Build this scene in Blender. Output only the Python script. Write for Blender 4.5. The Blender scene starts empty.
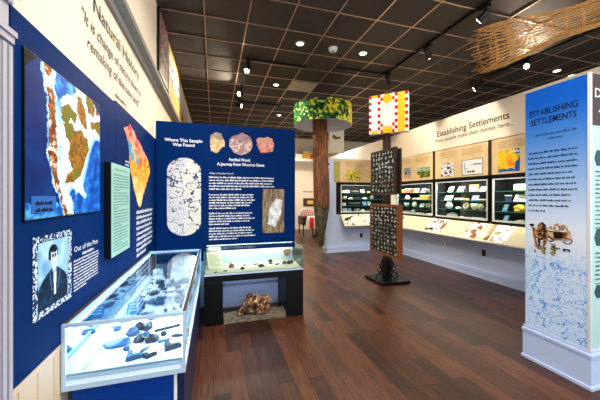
import bpy, bmesh, math, random
from mathutils import Vector, Matrix, noise
random.seed(7)
PI = math.pi
C = bpy.context.scene.collection
V = Vector

# ------------------------------------------------------------------ materials
def lin(c):
    return tuple((x/12.92 if x <= .04045 else ((x+.055)/1.055)**2.4) for x in c)

MATS = {}
def mat(name, col, rough=.5, metal=0., spec=.5, noise_amt=0., scale=20., bump=0., col2=None, emit=None, estr=0., stretch=None, coat=0.):
    if name in MATS: return MATS[name]
    m = bpy.data.materials.new(name); m.use_nodes = True
    nt = m.node_tree; b = nt.nodes['Principled BSDF']
    c = lin(col)+(1,)
    b.inputs['Base Color'].default_value = c
    b.inputs['Roughness'].default_value = rough
    b.inputs['Metallic'].default_value = metal
    b.inputs['Specular IOR Level'].default_value = spec
    if coat: b.inputs['Coat Weight'].default_value = coat
    if noise_amt or bump or col2:
        tc = nt.nodes.new('ShaderNodeTexCoord'); mp = nt.nodes.new('ShaderNodeMapping')
        nt.links.new(tc.outputs['Object'], mp.inputs['Vector'])
        if stretch: mp.inputs['Scale'].default_value = stretch
        n = nt.nodes.new('ShaderNodeTexNoise'); n.inputs['Scale'].default_value = scale
        n.inputs['Detail'].default_value = 6
        nt.links.new(mp.outputs['Vector'], n.inputs['Vector'])
        if noise_amt or col2:
            r = nt.nodes.new('ShaderNodeValToRGB')
            d = lin(col2)+(1,) if col2 else tuple(x*(1-noise_amt) for x in c[:3])+(1,)
            r.color_ramp.elements[0].position = .35; r.color_ramp.elements[1].position = .65
            r.color_ramp.elements[0].color = d; r.color_ramp.elements[1].color = c
            nt.links.new(n.outputs['Fac'], r.inputs['Fac'])
            nt.links.new(r.outputs['Color'], b.inputs['Base Color'])
        if bump:
            bp = nt.nodes.new('ShaderNodeBump'); bp.inputs['Strength'].default_value = bump
            bp.inputs['Distance'].default_value = .01
            nt.links.new(n.outputs['Fac'], bp.inputs['Height']); nt.links.new(bp.outputs['Normal'], b.inputs['Normal'])
    if emit:
        b.inputs['Emission Color'].default_value = lin(emit)+(1,)
        b.inputs['Emission Strength'].default_value = estr
    MATS[name] = m
    return m

def glass_mat(name, tint, refl=1.):
    m = bpy.data.materials.new(name); m.use_nodes = True; nt = m.node_tree
    for n in list(nt.nodes): nt.nodes.remove(n)
    o = nt.nodes.new('ShaderNodeOutputMaterial'); mx = nt.nodes.new('ShaderNodeMixShader')
    t = nt.nodes.new('ShaderNodeBsdfTransparent'); g = nt.nodes.new('ShaderNodeBsdfGlossy')
    f = nt.nodes.new('ShaderNodeFresnel'); f.inputs['IOR'].default_value = 1.45
    mu = nt.nodes.new('ShaderNodeMath'); mu.operation = 'MULTIPLY'; mu.inputs[1].default_value = refl
    t.inputs['Color'].default_value = lin(tint)+(1,); g.inputs['Roughness'].default_value = .02
    nt.links.new(f.outputs[0], mu.inputs[0]); nt.links.new(mu.outputs[0], mx.inputs[0])
    nt.links.new(t.outputs[0], mx.inputs[1]); nt.links.new(g.outputs[0], mx.inputs[2])
    nt.links.new(mx.outputs[0], o.inputs['Surface'])
    MATS[name] = m
    return m

def emis(name, col, s):
    m = bpy.data.materials.new(name); m.use_nodes = True; nt = m.node_tree
    for n in list(nt.nodes): nt.nodes.remove(n)
    o = nt.nodes.new('ShaderNodeOutputMaterial'); e = nt.nodes.new('ShaderNodeEmission')
    e.inputs['Color'].default_value = lin(col)+(1,); e.inputs['Strength'].default_value = s
    nt.links.new(e.outputs[0], o.inputs['Surface']); MATS[name] = m
    return m

def print_material():
    m = bpy.data.materials.new('printed_graphic'); m.use_nodes = True; nt = m.node_tree
    b = nt.nodes['Principled BSDF']; b.inputs['Roughness'].default_value = .55; b.inputs['Specular IOR Level'].default_value = .12
    a = nt.nodes.new('ShaderNodeVertexColor'); a.layer_name = 'print'
    nt.links.new(a.outputs['Color'], b.inputs['Base Color'])
    return m
PRINT = print_material()

def floor_mat():
    m = bpy.data.materials.new('walnut_planks'); m.use_nodes = True; nt = m.node_tree; b = nt.nodes['Principled BSDF']
    tc = nt.nodes.new('ShaderNodeTexCoord'); mp = nt.nodes.new('ShaderNodeMapping')
    mp.inputs['Rotation'].default_value = (0, 0, PI/2)
    nt.links.new(tc.outputs['Object'], mp.inputs['Vector'])
    br = nt.nodes.new('ShaderNodeTexBrick')
    br.inputs['Color1'].default_value = lin((.19, .105, .065))+(1,); br.inputs['Color2'].default_value = lin((.36, .215, .135))+(1,)
    br.inputs['Mortar'].default_value = lin((.10, .05, .03))+(1,)
    br.inputs['Scale'].default_value = 1; br.inputs['Mortar Size'].default_value = .0022
    br.inputs['Brick Width'].default_value = .95; br.inputs['Row Height'].default_value = .125; br.offset = .37; br.inputs['Bias'].default_value = -.1
    nt.links.new(mp.outputs['Vector'], br.inputs['Vector'])
    mp2 = nt.nodes.new('ShaderNodeMapping'); mp2.inputs['Scale'].default_value = (26, 1.6, 1)
    nt.links.new(tc.outputs['Object'], mp2.inputs['Vector'])
    n = nt.nodes.new('ShaderNodeTexNoise'); n.inputs['Scale'].default_value = 2.2; n.inputs['Detail'].default_value = 8; n.inputs['Roughness'].default_value = .65
    nt.links.new(mp2.outputs['Vector'], n.inputs['Vector'])
    r = nt.nodes.new('ShaderNodeValToRGB'); r.color_ramp.elements[0].position = .3; r.color_ramp.elements[1].position = .72
    r.color_ramp.elements[0].color = (.30, .26, .24, 1); r.color_ramp.elements[1].color = (1.6, 1.5, 1.4, 1)
    nt.links.new(n.outputs['Fac'], r.inputs['Fac'])
    mx = nt.nodes.new('ShaderNodeMixRGB'); mx.blend_type = 'MULTIPLY'; mx.inputs['Fac'].default_value = 1
    nt.links.new(br.outputs['Color'], mx.inputs['Color1']); nt.links.new(r.outputs['Color'], mx.inputs['Color2'])
    nt.links.new(mx.outputs['Color'], b.inputs['Base Color'])
    b.inputs['Roughness'].default_value = .36; b.inputs['Specular IOR Level'].default_value = .3
    bp = nt.nodes.new('ShaderNodeBump'); bp.inputs['Strength'].default_value = .4; bp.inputs['Distance'].default_value = .006
    nt.links.new(n.outputs['Fac'], bp.inputs['Height']); nt.links.new(bp.outputs['Normal'], b.inputs['Normal'])
    return m

M = dict(
 cream=mat('cream_paint', (.90, .85, .77), .7, bump=.03, scale=60),
 white=mat('white_paint', (.90, .90, .90), .55),
 bluewhite=mat('white_paint_cool_lit', (.70, .76, .89), .55),  # white paint with the cool daylight tint put into its colour
 header=mat('white_header_board', (.90, .86, .80), .6),
 beige=mat('beige_panel_paint', (.86, .77, .60), .6, col2=(.82, .72, .55), scale=6),
 wains=mat('wainscot_paint', (.80, .72, .62), .5),
 grey=mat('grey_ledge_paint', (.50, .48, .46), .7),
 tile=mat('dark_ceiling_tile', (.215, .175, .155), .75, bump=.25, scale=120, col2=(.19, .155, .135)),
 tbar=mat('bronze_ceiling_grid', (.80, .67, .57), .33, metal=.85),
 floor=floor_mat(),
 blue=mat('navy_blue_board', (0, .145, .365), .6, spec=.04),
 royal=mat('royal_blue_board', (0, .23, .56), .55, spec=.15),
 black=mat('black_laminate', (.012, .012, .018), .4, spec=.25),
 blackm=mat('black_metal', (.03, .03, .03), .45, metal=.3),
 alu=mat('brushed_aluminium', (.74, .84, .93), .35, metal=.25),
 trimred=mat('red_brown_trim', (.30, .21, .20), .45),
 bed=mat('white_case_bed', (.93, .95, .97), .6),
 sand=mat('cream_sand_bed', (.80, .77, .69), .8, noise_amt=.15, scale=60),
 letter=mat('white_lettering', (.93, .95, .98), .6),
 ink=mat('black_lettering', (.07, .06, .06), .6),
 tan=mat('tan_lettering', (.70, .60, .42), .6),
 navyink=mat('navy_lettering', (.02, .05, .16), .7, spec=.2),
 bark=mat('brown_bark', (.52, .31, .17), .8, col2=(.12, .065, .04), scale=5, bump=1., stretch=(9, 9, .8)),
 barkgreen=mat('mossy_bark', (.38, .36, .25), .8, col2=(.13, .10, .07), scale=9, bump=.7),
 oak=mat('orange_oak', (.50, .27, .10), .45, noise_amt=.3, scale=8, stretch=(8, 8, 1)),
 darkwood=mat('dark_brown_wood', (.22, .12, .08), .45, noise_amt=.4, scale=8, stretch=(8, 8, 1)),
 felt=mat('dark_green_felt', (.10, .11, .09), .9),
 feltteal=mat('dark_teal_felt', (.04, .12, .115), .9),
 flint=mat('pale_flint', (.68, .68, .64), .6), flint2=mat('grey_flint', (.42, .44, .43), .6), flint3=mat('brown_flint', (.50, .40, .31), .6),
 drumin=mat('drum_lining', (.86, .87, .93), .7),
 reed=mat('tan_cane', (.86, .64, .36), .6, noise_amt=.35, scale=30),
 shelfg=mat('green_shelf_edge', (.20, .42, .42), .2),
 dispdark=mat('black_case_lining', (.025, .022, .022), .7, spec=.2),
 metalw=mat('pale_metal_frame', (.86, .86, .86), .35, metal=.2),
 teal=mat('pale_teal_board', (.66, .80, .79), .5),
 tealdk=mat('dark_teal_bar', (.06, .26, .29), .5),
 umber=mat('umber_board', (.24, .17, .16), .5),
 plastic=mat('white_plastic', (.92, .92, .90), .4),
 outletb=mat('bronze_outlet_plate', (.18, .15, .13), .4),
 rust=mat('rusty_red_brown', (.50, .24, .14), .8, noise_amt=.4, scale=30),
 redcloth=mat('red_cloth', (.80, .12, .12), .8), whitecloth=mat('white_cloth', (.92, .88, .84), .8),
 lamp=emis('lamp_face_warm', (1, .90, .74), 30), lampsun=emis('lamp_face_bright', (1, .93, .80), 260),
 can=emis('recessed_lens', (1, .93, .82), 5),
 led=emis('cool_led_strip', (.68, .88, 1), 12), led2=emis('neutral_led_strip', (.93, .96, 1), 2), led3=emis('soft_led_strip', (.85, .92, 1), 4),
)
GLASS = glass_mat('clear_glass', (.97, 1, .99), .9)
GLASSB = glass_mat('bluish_glass', (.94, .98, 1), .8)
GLASST = glass_mat('table_top_glass', (.97, 1, .99), .45)
GLASSD = glass_mat('cabinet_door_glass', (.97, 1, .99), .12)

# ------------------------------------------------------------------ mesh builder
class MB:
    def __init__(s): s.v = []; s.f = []; s.m = []; s.col = None; s.smooth = []; s.cuts = []
    def add(s, vs, fs, mi=0, smooth=False):
        o = len(s.v); s.v += [V(p) for p in vs]
        for f in fs: s.f.append([i+o for i in f]); s.m.append(mi); s.smooth.append(smooth)
    def box(s, x0, x1, y0, y1, z0, z1, mi=0):
        s.add([(x0,y0,z0),(x1,y0,z0),(x1,y1,z0),(x0,y1,z0),(x0,y0,z1),(x1,y0,z1),(x1,y1,z1),(x0,y1,z1)],
              [(0,3,2,1),(4,5,6,7),(0,1,5,4),(1,2,6,5),(2,3,7,6),(3,0,4,7)], mi); return s
    def obox(s, c, ax, ay, az, mi=0):   # oriented box, half-axes vectors
        c, ax, ay, az = V(c), V(ax), V(ay), V(az)
        vs = [c+sx*ax+sy*ay+sz*az for sz in (-1,1) for sx, sy in ((-1,-1),(1,-1),(1,1),(-1,1))]
        s.add(vs, [(0,3,2,1),(4,5,6,7),(0,1,5,4),(1,2,6,5),(2,3,7,6),(3,0,4,7)], mi); return s
    def prism(s, pts, d, mi=0):          # closed 3D polygon extruded along d
        n = len(pts); d = V(d); a = [V(p) for p in pts]
        s.add(a+[p+d for p in a], [tuple(range(n))[::-1], tuple(range(n, 2*n))]+[(i,(i+1)%n,n+(i+1)%n,n+i) for i in range(n)], mi); return s
    def quad(s, a, b, c, d, mi=0): s.add([a,b,c,d], [(0,1,2,3)], mi); return s
    def tube(s, pts, r, n=8, mi=0, closed=False):
        pts = [V(p) for p in pts]; rs = r if isinstance(r, (list, tuple)) else [r]*len(pts)
        vs = []; k = len(pts)
        for i, p in enumerate(pts):
            t = (pts[min(i+1, k-1)]-pts[max(i-1, 0)])
            if closed: t = pts[(i+1)%k]-pts[i-1]
            t.normalize()
            u = t.cross(V((0,0,1)) if abs(t.z) < .9 else V((1,0,0))).normalized(); w = t.cross(u)
            vs += [p+rs[i]*(math.cos(2*PI*j/n)*u+math.sin(2*PI*j/n)*w) for j in range(n)]
        fs = []
        for i in range(k if closed else k-1):
            i2 = (i+1)%k
            fs += [(i*n+j, i*n+(j+1)%n, i2*n+(j+1)%n, i2*n+j) for j in range(n)]
        if not closed: fs += [tuple(range(n))[::-1], tuple(range((k-1)*n, k*n))]
        s.add(vs, fs, mi, True); return s
    def lathe(s, prof, c, n=20, mi=0, cap=True):
        c = V(c); vs = []; k = len(prof)
        for r, z in prof: vs += [c+V((r*math.cos(2*PI*j/n), r*math.sin(2*PI*j/n), z)) for j in range(n)]
        fs = [(i*n+j, i*n+(j+1)%n, (i+1)*n+(j+1)%n, (i+1)*n+j) for i in range(k-1) for j in range(n)]
        s.add(vs, fs, mi, True)
        if cap: s.add(vs[:n], [tuple(range(n))[::-1]], mi); s.add(vs[-n:], [tuple(range(n))], mi)
        return s
    def blob(s, c, r, amp=.25, fr=2., seed=0, sub=2, mi=0, flat=None):
        bm = bmesh.new(); bmesh.ops.create_icosphere(bm, subdivisions=sub, radius=1)
        c = V(c); vs = []
        for v in bm.verts:
            p = v.co.copy(); k = 1+amp*noise.noise(p*fr+V((seed*3.1, seed*1.7, seed)))*1.6
            p = V((p.x*r[0]*k, p.y*r[1]*k, p.z*r[2]*k))
            if flat is not None: p.z = max(p.z, -flat)
            vs.append(c+p)
        fs = [tuple(v.index for v in f.verts) for f in bm.faces]; bm.free()
        s.add(vs, fs, mi, False); return s
    def build(s, name, mats, parent=None, origin=None):
        if len(s.cuts) > 1:              # separate lines or paragraphs become parts of their own
            o = None
            for k, (v0, f0) in enumerate(s.cuts):
                v1, f1 = s.cuts[k+1] if k+1 < len(s.cuts) else (len(s.v), len(s.f))
                q = MB(); q.v = s.v[v0:v1]; q.f = [[i-v0 for i in f] for f in s.f[f0:f1]]; q.m = s.m[f0:f1]; q.smooth = s.smooth[f0:f1]
                o = q.build(name, mats, parent, origin)
            return o
        if not isinstance(mats, (list, tuple)): mats = [mats]
        if origin is None:
            origin = base_of(parent) if parent else V((0,0,0))
        origin = V(origin)
        me = bpy.data.meshes.new(name)
        me.from_pydata([tuple(p-origin) for p in s.v], [], s.f)
        for m in mats: me.materials.append(m)
        me.polygons.foreach_set('material_index', s.m); me.polygons.foreach_set('use_smooth', s.smooth)
        if s.col:
            a = me.color_attributes.new('print', 'FLOAT_COLOR', 'CORNER')
            buf = []
            for poly, c in zip(me.polygons, s.col): buf += (list(lin(c))+[1.])*poly.loop_total
            a.data.foreach_set('color', buf)
        me.update()
        o = bpy.data.objects.new(name, me); C.objects.link(o)
        if parent: o.parent = parent
        else: o.location = origin
        return o
def base_of(o):
    while o.parent: o = o.parent
    return o.location
def tag(o, label, cat, group=None, kind=None):
    o['label'] = label; o['category'] = cat
    if group: o['group'] = group
    if kind: o['kind'] = kind
    return o
def thing(name, label, cat, loc, group=None):
    o = bpy.data.objects.new(name, None); C.objects.link(o); o.location = loc; o.empty_display_size = .1
    return tag(o, label, cat, group)
def struct(name, mb, mats, parent=None):
    o = mb.build(name, mats, parent); o['kind'] = 'structure'; return o
def bevel(o, w=.005, seg=2):
    b = o.modifiers.new('bevel', 'BEVEL'); b.width = w; b.segments = seg; b.limit_method = 'ANGLE'; return o

# a frame on a flat surface: o + xd*a + zd*b + n*d
class Frame:
    def __init__(s, o, xd, n, zd=(0,0,1)): s.o, s.xd, s.n, s.zd = V(o), V(xd), V(n), V(zd)
    def __call__(s, a, b, d=0): return s.o+s.xd*a+s.zd*b+s.n*d
    def rect(s, mb, a0, a1, b0, b1, d, mi=0): mb.quad(s(a0,b0,d), s(a1,b0,d), s(a1,b1,d), s(a0,b1,d), mi)
    def slab(s, mb, a0, a1, b0, b1, d0, d1, mi=0): mb.prism([s(a0,b0,d0), s(a1,b0,d0), s(a1,b1,d0), s(a0,b1,d0)], s.n*(d1-d0), mi)
LW = Frame((-.74, 0, -.0882), (0, 1.0588, 0), (1, 0, 0), (0, 0, 1.0588))      # left wall, a = world Y
RW = Frame((4.70, 0, 0), (0, -1, 0), (-1, 0, 0))    # right wall, a = -world Y
BP = Frame((0, 4.10, 0), (1, 0, 0), (0, -1, 0))     # blue partition, a = world X
MW = Frame((0, 7.10, 0), (1, 0, 0), (0, -1, 0))     # stub wall at the back
CL = Frame((2.80, 0, 0), (0, -1, 0), (-1, 0, 0))    # corner pier, left face
CF = Frame((0, 1.50, 0), (1, 0, 0), (0, -1, 0))     # corner pier, front face

def lettering(mb, fr, body, a0, b0, w, h, d, mi=0, shear=0., bold=0.):
    """letters of one line, fitted into a box w x h whose lower left corner is a0,b0"""
    mb.cuts.append((len(mb.v), len(mb.f)))
    cu = bpy.data.curves.new('letters', 'FONT'); cu.body = body; cu.size = 1; cu.resolution_u = 3; cu.shear = shear; cu.offset = bold
    ob = bpy.data.objects.new('letters', cu); C.objects.link(ob)
    dg = bpy.context.evaluated_depsgraph_get(); ev = ob.evaluated_get(dg); me = ev.to_mesh()
    co = [v.co.copy() for v in me.vertices]; fs = [tuple(p.vertices) for p in me.polygons]
    ev.to_mesh_clear(); bpy.data.objects.remove(ob); bpy.data.curves.remove(cu)
    x0 = min(p.x for p in co); x1 = max(p.x for p in co); y1 = .73
    mb.add([fr(a0+(p.x-x0)/(x1-x0)*w, b0+p.y/y1*h, d) for p in co], fs, mi)

def text_lines(mb, fr, a0, a1, b1, lines, pitch, h, d, mi=0, seed=1, ragged=.12, rough=None):
    """small print too fine to read: rows of little word marks"""
    rnd = random.Random(seed); mb.cuts.append((len(mb.v), len(mb.f)))
    for i in range(lines):
        b = b1-pitch*(i+1)
        end = a1-(a1-a0)*rnd.random()*ragged
        if rough and (i+1) % rough == 0: end = a0+(a1-a0)*rnd.uniform(.3, .7)
        a = a0
        while a < end:
            for q in range(rnd.randint(2, 8)):      # one word, letter by letter
                w = h*rnd.uniform(.28, .5); tall = rnd.choice((.72, .72, .75, 1.1, 1.1))
                if a+w > end: break
                fr.rect(mb, a, a+w, b, b+h*tall, d, mi); a += w+h*.13
            a += h*.5

def graphic(name, fr, a0, a1, b0, b1, nx, ny, func, d, parent):
    """a printed picture: colour per cell; None leaves the cell out"""
    mb = MB(); mb.col = []
    idx = {}
    def vid(i, j):
        if (i, j) not in idx:
            idx[(i, j)] = len(mb.v); mb.v.append(fr(a0+(a1-a0)*i/nx, b0+(b1-b0)*j/ny, d))
        return idx[(i, j)]
    for j in range(ny):
        for i in range(nx):
            c = func((i+.5)/nx, (j+.5)/ny)
            if c is None: continue
            mb.f.append([vid(i,j), vid(i+1,j), vid(i+1,j+1), vid(i,j+1)]); mb.m.append(0); mb.smooth.append(False)
            mb.col.append(tuple(min(1, max(0, x)) for x in c))
    return mb.build(name, PRINT, parent)

def nz(x, y, s=1., seed=0, oc=3):
    return noise.fractal(V((x*s+seed*7.3, y*s-seed*3.1, seed*1.9)), .9, 2.1, oc)
def mixc(a, b, t):
    t = min(1, max(0, t)); return tuple(p+(q-p)*t for p, q in zip(a, b))
def inpoly(x, y, poly):
    r = False; n = len(poly)
    for i in range(n):
        x1, y1 = poly[i]; x2, y2 = poly[i-1]
        if (y1 > y) != (y2 > y) and x < (x2-x1)*(y-y1)/(y2-y1)+x1: r = not r
    return r

# ================================================================== the setting
struct('floor', MB().box(-.95, 12, -2.5, 13, -.05, 0), M['floor'])
cel = struct('ceiling', MB().box(-.95, 12, -2.5, 13, 4.08, 4.13), M['tile'])
g = MB()
x = -.13-.605
while x < 12:
    g.box(x-.008, x+.008, -2.5, 13, 4.070, 4.0805); x += .605
y = 3.725-.61*10
while y < 13:
    g.box(-.7, 12, y-.008, y+.008, 4.0705, 4.0805); y += .61
struct('ceiling_grid', g, M['tbar'], cel)
struct('wall_left', MB().box(-.95, -.74, -2.5, 13, 0, 4.08), M['cream'])
struct('wall_far', MB().box(-.70, 12, 12.4, 12.5, 0, 4.08), M['cream'])
struct('trim_2', MB().box(-.70, 12, 12.33, 12.40, 2.95, 3.10), M['white'])
struct('wall_far_right', MB().box(11.9, 12, -2.5, 12.4, 0, 4.08), M['cream'])
# ledge moulding on the left wall
lg = MB(); lg.prism([(-.74, -2.5, 2.88), (-.71, -2.5, 2.88), (-.695, -2.5, 2.915), (-.635, -2.5, 2.93), (-.635, -2.5, 2.98), (-.74, -2.5, 3.0)], (0, 14.9, 0))
struct('trim_1', lg, M['grey'])
# wainscot under the blue boards
w = MB(); w.box(-.74, -.728, 1.236, 4.08, 0, .77)
for k in range(22): w.box(-.728, -.724, 1.25+k*.13, 1.25+k*.13+.118, .12, .75)
w.box(-.74, -.721, 1.236, 4.08, .742, .77); w.box(-.74, -.721, 1.236, 4.08, 0, .13)
struct('wall_left_wainscot', w, M['wains'])
# right wall: lower part, header part, back of the niches, end blocks
RX1 = 5.2
w = MB(); w.box(4.70, RX1, 1.5, 12.4, 0, 1.03); w.box(4.70, RX1, 1.5, 12.4, 1.87, 3.15); w.box(5.08, RX1, 1.5, 12.4, 1.03, 1.87)
w.box(4.70, 5.08, 6.66, 12.4, 1.03, 1.87); w.box(4.70, 5.08, 1.5, 2.5, 1.03, 1.87)
struct('wall_right', w, M['cream'])
w = MB(); w.box(4.690, 4.70, 2.0, 7.1, .0, .74)
struct('wall_right_dado', w, M['bluewhite'])
w = MB(); w.box(4.665, 4.69, 2.0, 7.06, 0, .135); w.box(4.675, 4.69, 2.0, 7.06, .135, .155); w.box(4.65, 4.665, 2.0, 7.05, 0, .02)
struct('baseboard_right', w, M['bluewhite'])
# stub wall at the back with a rounded shoulder
w = MB()
pts = [(2.84, 7.10, 0), (4.70, 7.10, 0), (4.70, 7.10, 1.03), (3.13, 7.10, 1.03), (3.13, 7.10, 1.86), (4.70, 7.10, 1.86), (4.70, 7.10, 2.50), (3.02, 7.10, 2.50)]
for k in range(7):
    a = PI/2+k*PI/12; pts.append((3.02+.18*math.cos(a), 7.10, 2.32+.18*math.sin(a)))
w.prism(pts, (0, .10, 0)); w.box(3.10, 4.70, 7.37, 7.40, .98, 1.92); w.box(3.10, 3.13, 7.20, 7.37, .98, 1.92); w.box(3.13, 4.70, 7.20, 7.37, .98, 1.03); w.box(3.13, 4.70, 7.20, 7.37, 1.86, 1.92)
struct('wall_middle', w, M['bluewhite'])
w = MB(); w.box(2.80, 4.69, 7.07, 7.10, 0, .14); w.box(2.81, 2.84, 7.07, 7.22, 0, .14); w.box(2.815, 4.69, 7.085, 7.10, .14, .165); w.box(2.785, 4.69, 7.055, 7.07, 0, .02)
struct('baseboard_middle', w, M['bluewhite'])
# blue partition carcass
w = MB(); w.box(-.72, 1.15, 4.12, 4.22, 0, 2.47)
struct('wall_partition', w, M['cream'])
w = MB(); w.box(-.68, 1.15, 4.085, 4.12, .56, .62); w.box(-.68, 1.15, 4.10, 4.12, 0, .56); w.box(-.10, 1.15, 3.985, 4.10, 0, .27); w.box(-.10, 1.15, 3.98, 4.10, .27, .285); w.box(.92, .96, 4.06, 4.10, 0, .62)
struct('trim_3', w, M['bluewhite'])
struct('trim_4', MB().box(-.74, -.72, 4.06, 4.22, 0, 2.47), M['header'])
# pier at right
w = MB(); w.box(2.81, 4.68, 1.51, 1.99, 0, 2.46)
struct('wall_pier', w, M['white'])
w = MB()
for z0, z1, e in ((0, .025, .028), (.025, .25, .016), (.25, .272, .024), (.272, .30, .010)):
    w.box(2.80-e, 4.68, 1.50-e, 1.99+e*.5, z0, z1)
struct('baseboard_pier', w, M['bluewhite'])
struct('trim_5', MB().box(2.792, 2.812, 1.492, 1.512, .30, 2.462), M['metalw'])
# fluted pilaster at far left
w = MB(); w.box(-.74, -.712, .55, 1.30, 0, 4.0)
for k in range(20):
    y0 = 1.298-k*.032; w.box(-.712, -.698, y0-.019, y0, .2, 2.04)
w.box(-.74, -.69, .55, 1.304, 0, .2); w.box(-.74, -.695, .55, 1.302, 2.05, 2.075); w.box(-.74, -.688, .55, 1.306, 2.075, 2.095)
w.box(-.74, -.698, .55, 1.302, 2.195, 2.22); w.box(-.74, -.68, .55, 1.312, 2.22, 2.28)
struct('column_pilaster', w, mat('pale_lilac_paint', (.66, .65, .70), .6))

# ================================================================== left wall boards
WALLTXT = thing('wall_lettering', 'black title and quotation lettered on the cream wall above the blue boards', 'lettering', (-.70, 2.0, 2.2))
mb = MB(); lettering(mb, LW, 'Natural History', 2.02, 2.615, 1.10, .10, .004); mb.build('title', M['ink'], WALLTXT)
mb = MB(); lettering(mb, LW, '"It is change of nature down in', 1.86, 2.475, 1.32, .075, .004, shear=.2)
lettering(mb, LW, 'remaking of the new land"', 1.93, 2.355, 1.20, .075, .004, shear=.2); mb.build('quotation', M['ink'], WALLTXT)
mb = MB(); text_lines(mb, LW, 2.42, 2.70, 2.265, 1, .03, .025, .004); mb.build('attribution', M['ink'], WALLTXT)

# first blue board: relief map + portrait
b1 = thing('sign_panel', 'large navy blue board nearest the camera with an old portrait', 'sign', (-.69, 1.83, .82))
mb = MB(); LW.slab(mb, 1.25, 2.378, .815, 2.17, .001, .02); mb.build('board', M['blue'], b1)
def portrait(a, b):
    x, y = (a-.5)*2, (b-.5)*2
    ex, ey = abs(x), abs(y)
    if ex > .80 or ey > .85:
        v = nz(a*20, b*22, 1.5, 3, 3)+.12*math.sin(a*60)*math.sin(b*64); return (.80, .88, .95) if v > .02 else (.06, .17, .36)
    if ex > .77 or ey > .825: return (.05, .12, .26)
    n = nz(a, b, 4, 1)
    bg = mixc((.40, .62, .80), (.70, .86, .95), .25+.5*b+n*.7)
    hx, hy = x+.04, y-.36
    if ((hx+.02)/.25)**2+((hy-.10)/.26)**2 < 1 and (hy > .13+.08*nz(a, b, 12, 4) or hx < -.14 and hy > -.03 or hx > .17 and hy > .05): return (.03, .09, .19)
    if (hx/.19)**2+(hy/.27)**2 < 1:
        if abs(hy-.07) < .022 and (.02 < abs(hx-.03) < .12): return (.06, .16, .29)
        if abs(hy-.03) < .02 and (.03 < abs(hx-.03) < .10): return (.14, .28, .42)
        if -.005 < hx-.03 < .03 and -.10 < hy < .02: return (.55, .71, .82)
        if abs(hy+.135) < .014 and abs(hx-.03) < .065: return (.22, .36, .50)
        return mixc((.86, .93, .97), (.38, .56, .70), max(0, -hx*3.2-.05)+max(0, -hy-.17)*2)
    if abs(x-.0) < .10 and .0 < y < .14: return (.70, .82, .90)
    sh = .04+.10*math.exp(-((x)/.25)**2)-.62*(1-math.sqrt(max(0, 1-((x+.02)/.82)**2)))
    if y < sh and abs(x+.02) < .76:
        vx = x-.03
        if abs(vx) < .055*(1+.9*max(0, y+.4)) and y > -.62:
            return (.04, .10, .2) if y > -.02 and abs(vx) < .09 and y < .06 else (.90, .95, .99)
        if abs(vx) < .17+.12*(y+.1) and y > -.55: return (.05, .20, .36)
        if abs(abs(vx)-(.20+.22*(y+.3))) < .016 and y > -.5: return (.30, .50, .66)
        return mixc((.02, .09, .20), (.05, .22, .38), .35+nz(a, b, 9, 5)*1.2)
    return bg
graphic('portrait_print', LW, 1.375, 1.695, 1.0, 1.336, 100, 104, portrait, .0225, b1)
mb = MB(); lettering(mb, LW, 'Out of the Past', 1.725, 1.215, .31, .028, .022); text_lines(mb, LW, 1.82, 1.98, 1.205, 1, .02, .013, .022); mb.build('heading', M['letter'], b1)
mb = MB(); text_lines(mb, LW, 1.72, 2.05, 1.18, 10, .0165, .0085, .022, rough=10, ragged=.05); mb.build('body_text', M['letter'], b1)

# relief map board
rm = thing('relief_map', 'raised painted map of a blue sea and brown mountain continent on blue board', 'map', (-.675, 1.68, 1.4))
mb = MB(); LW.slab(mb, 1.31, 2.05, 1.405, 2.055, .0205, .028); mb.build('board', M['black'], rm)
BR, WH, DB, MBL = (.60, .42, .17), (.90, .93, .95), (.01, .15, .42), (.10, .42, .74)
RP = dict(
 coast=[(.13,1.08),(.14,.95),(.16,.88),(.19,.8),(.21,.69),(.20,.57),(.195,.47),(.22,.33),(.26,.26),(.32,.14),(.385,0),(1.1,0),(1.1,1.1)],
 nw=[(.17,1.04),(.24,1.08),(.28,1.04),(.25,.98),(.22,.92),(.18,.94)],
 rock=[(.2,.87),(.25,.88),(.28,.84),(.29,.72),(.3,.6),(.32,.44),(.31,.32),(.34,.21),(.40,.12),(.46,0),(.42,0),(.33,.12),(.27,.26),(.215,.35),(.21,.43),(.215,.58),(.22,.72)],
 inlet=[(.3,1.0),(.37,1.04),(.47,1.03),(.56,1.0),(.56,.95),(.42,.89),(.33,.81),(.28,.87),(.29,.94)],
 land=[[(.37,.79),(.45,.83),(.53,.81),(.58,.78),(.56,.71),(.48,.73),(.44,.65),(.37,.71)], [(.58,.95),(.65,.95),(.73,.84),(.75,.71),(.65,.72),(.58,.81)], [(.73,1.0),(.83,1.02),(.9,.95),(.87,.85),(.77,.87),(.71,.95)],
  [(.39,.67),(.49,.70),(.54,.66),(.64,.67),(.75,.63),(.78,.55),(.71,.43),(.64,.31),(.52,.24),(.42,.24),(.43,.3),(.52,.34),(.45,.42),(.47,.54),(.42,.58)], [(.80,.79),(1,.85),(1,.71),(.9,.75),(.83,.74)], [(.91,.90),(.97,.88),(.97,.97),(.93,.98)]],
 sea=[(1.05,.68),(.88,.64),(.8,.51),(.73,.34),(.68,.23),(.75,.14),(.71,.12),(.64,.14),(.52,.19),(.47,.16),(.54,.06),(.52,0),(1.05,0)])
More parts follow.
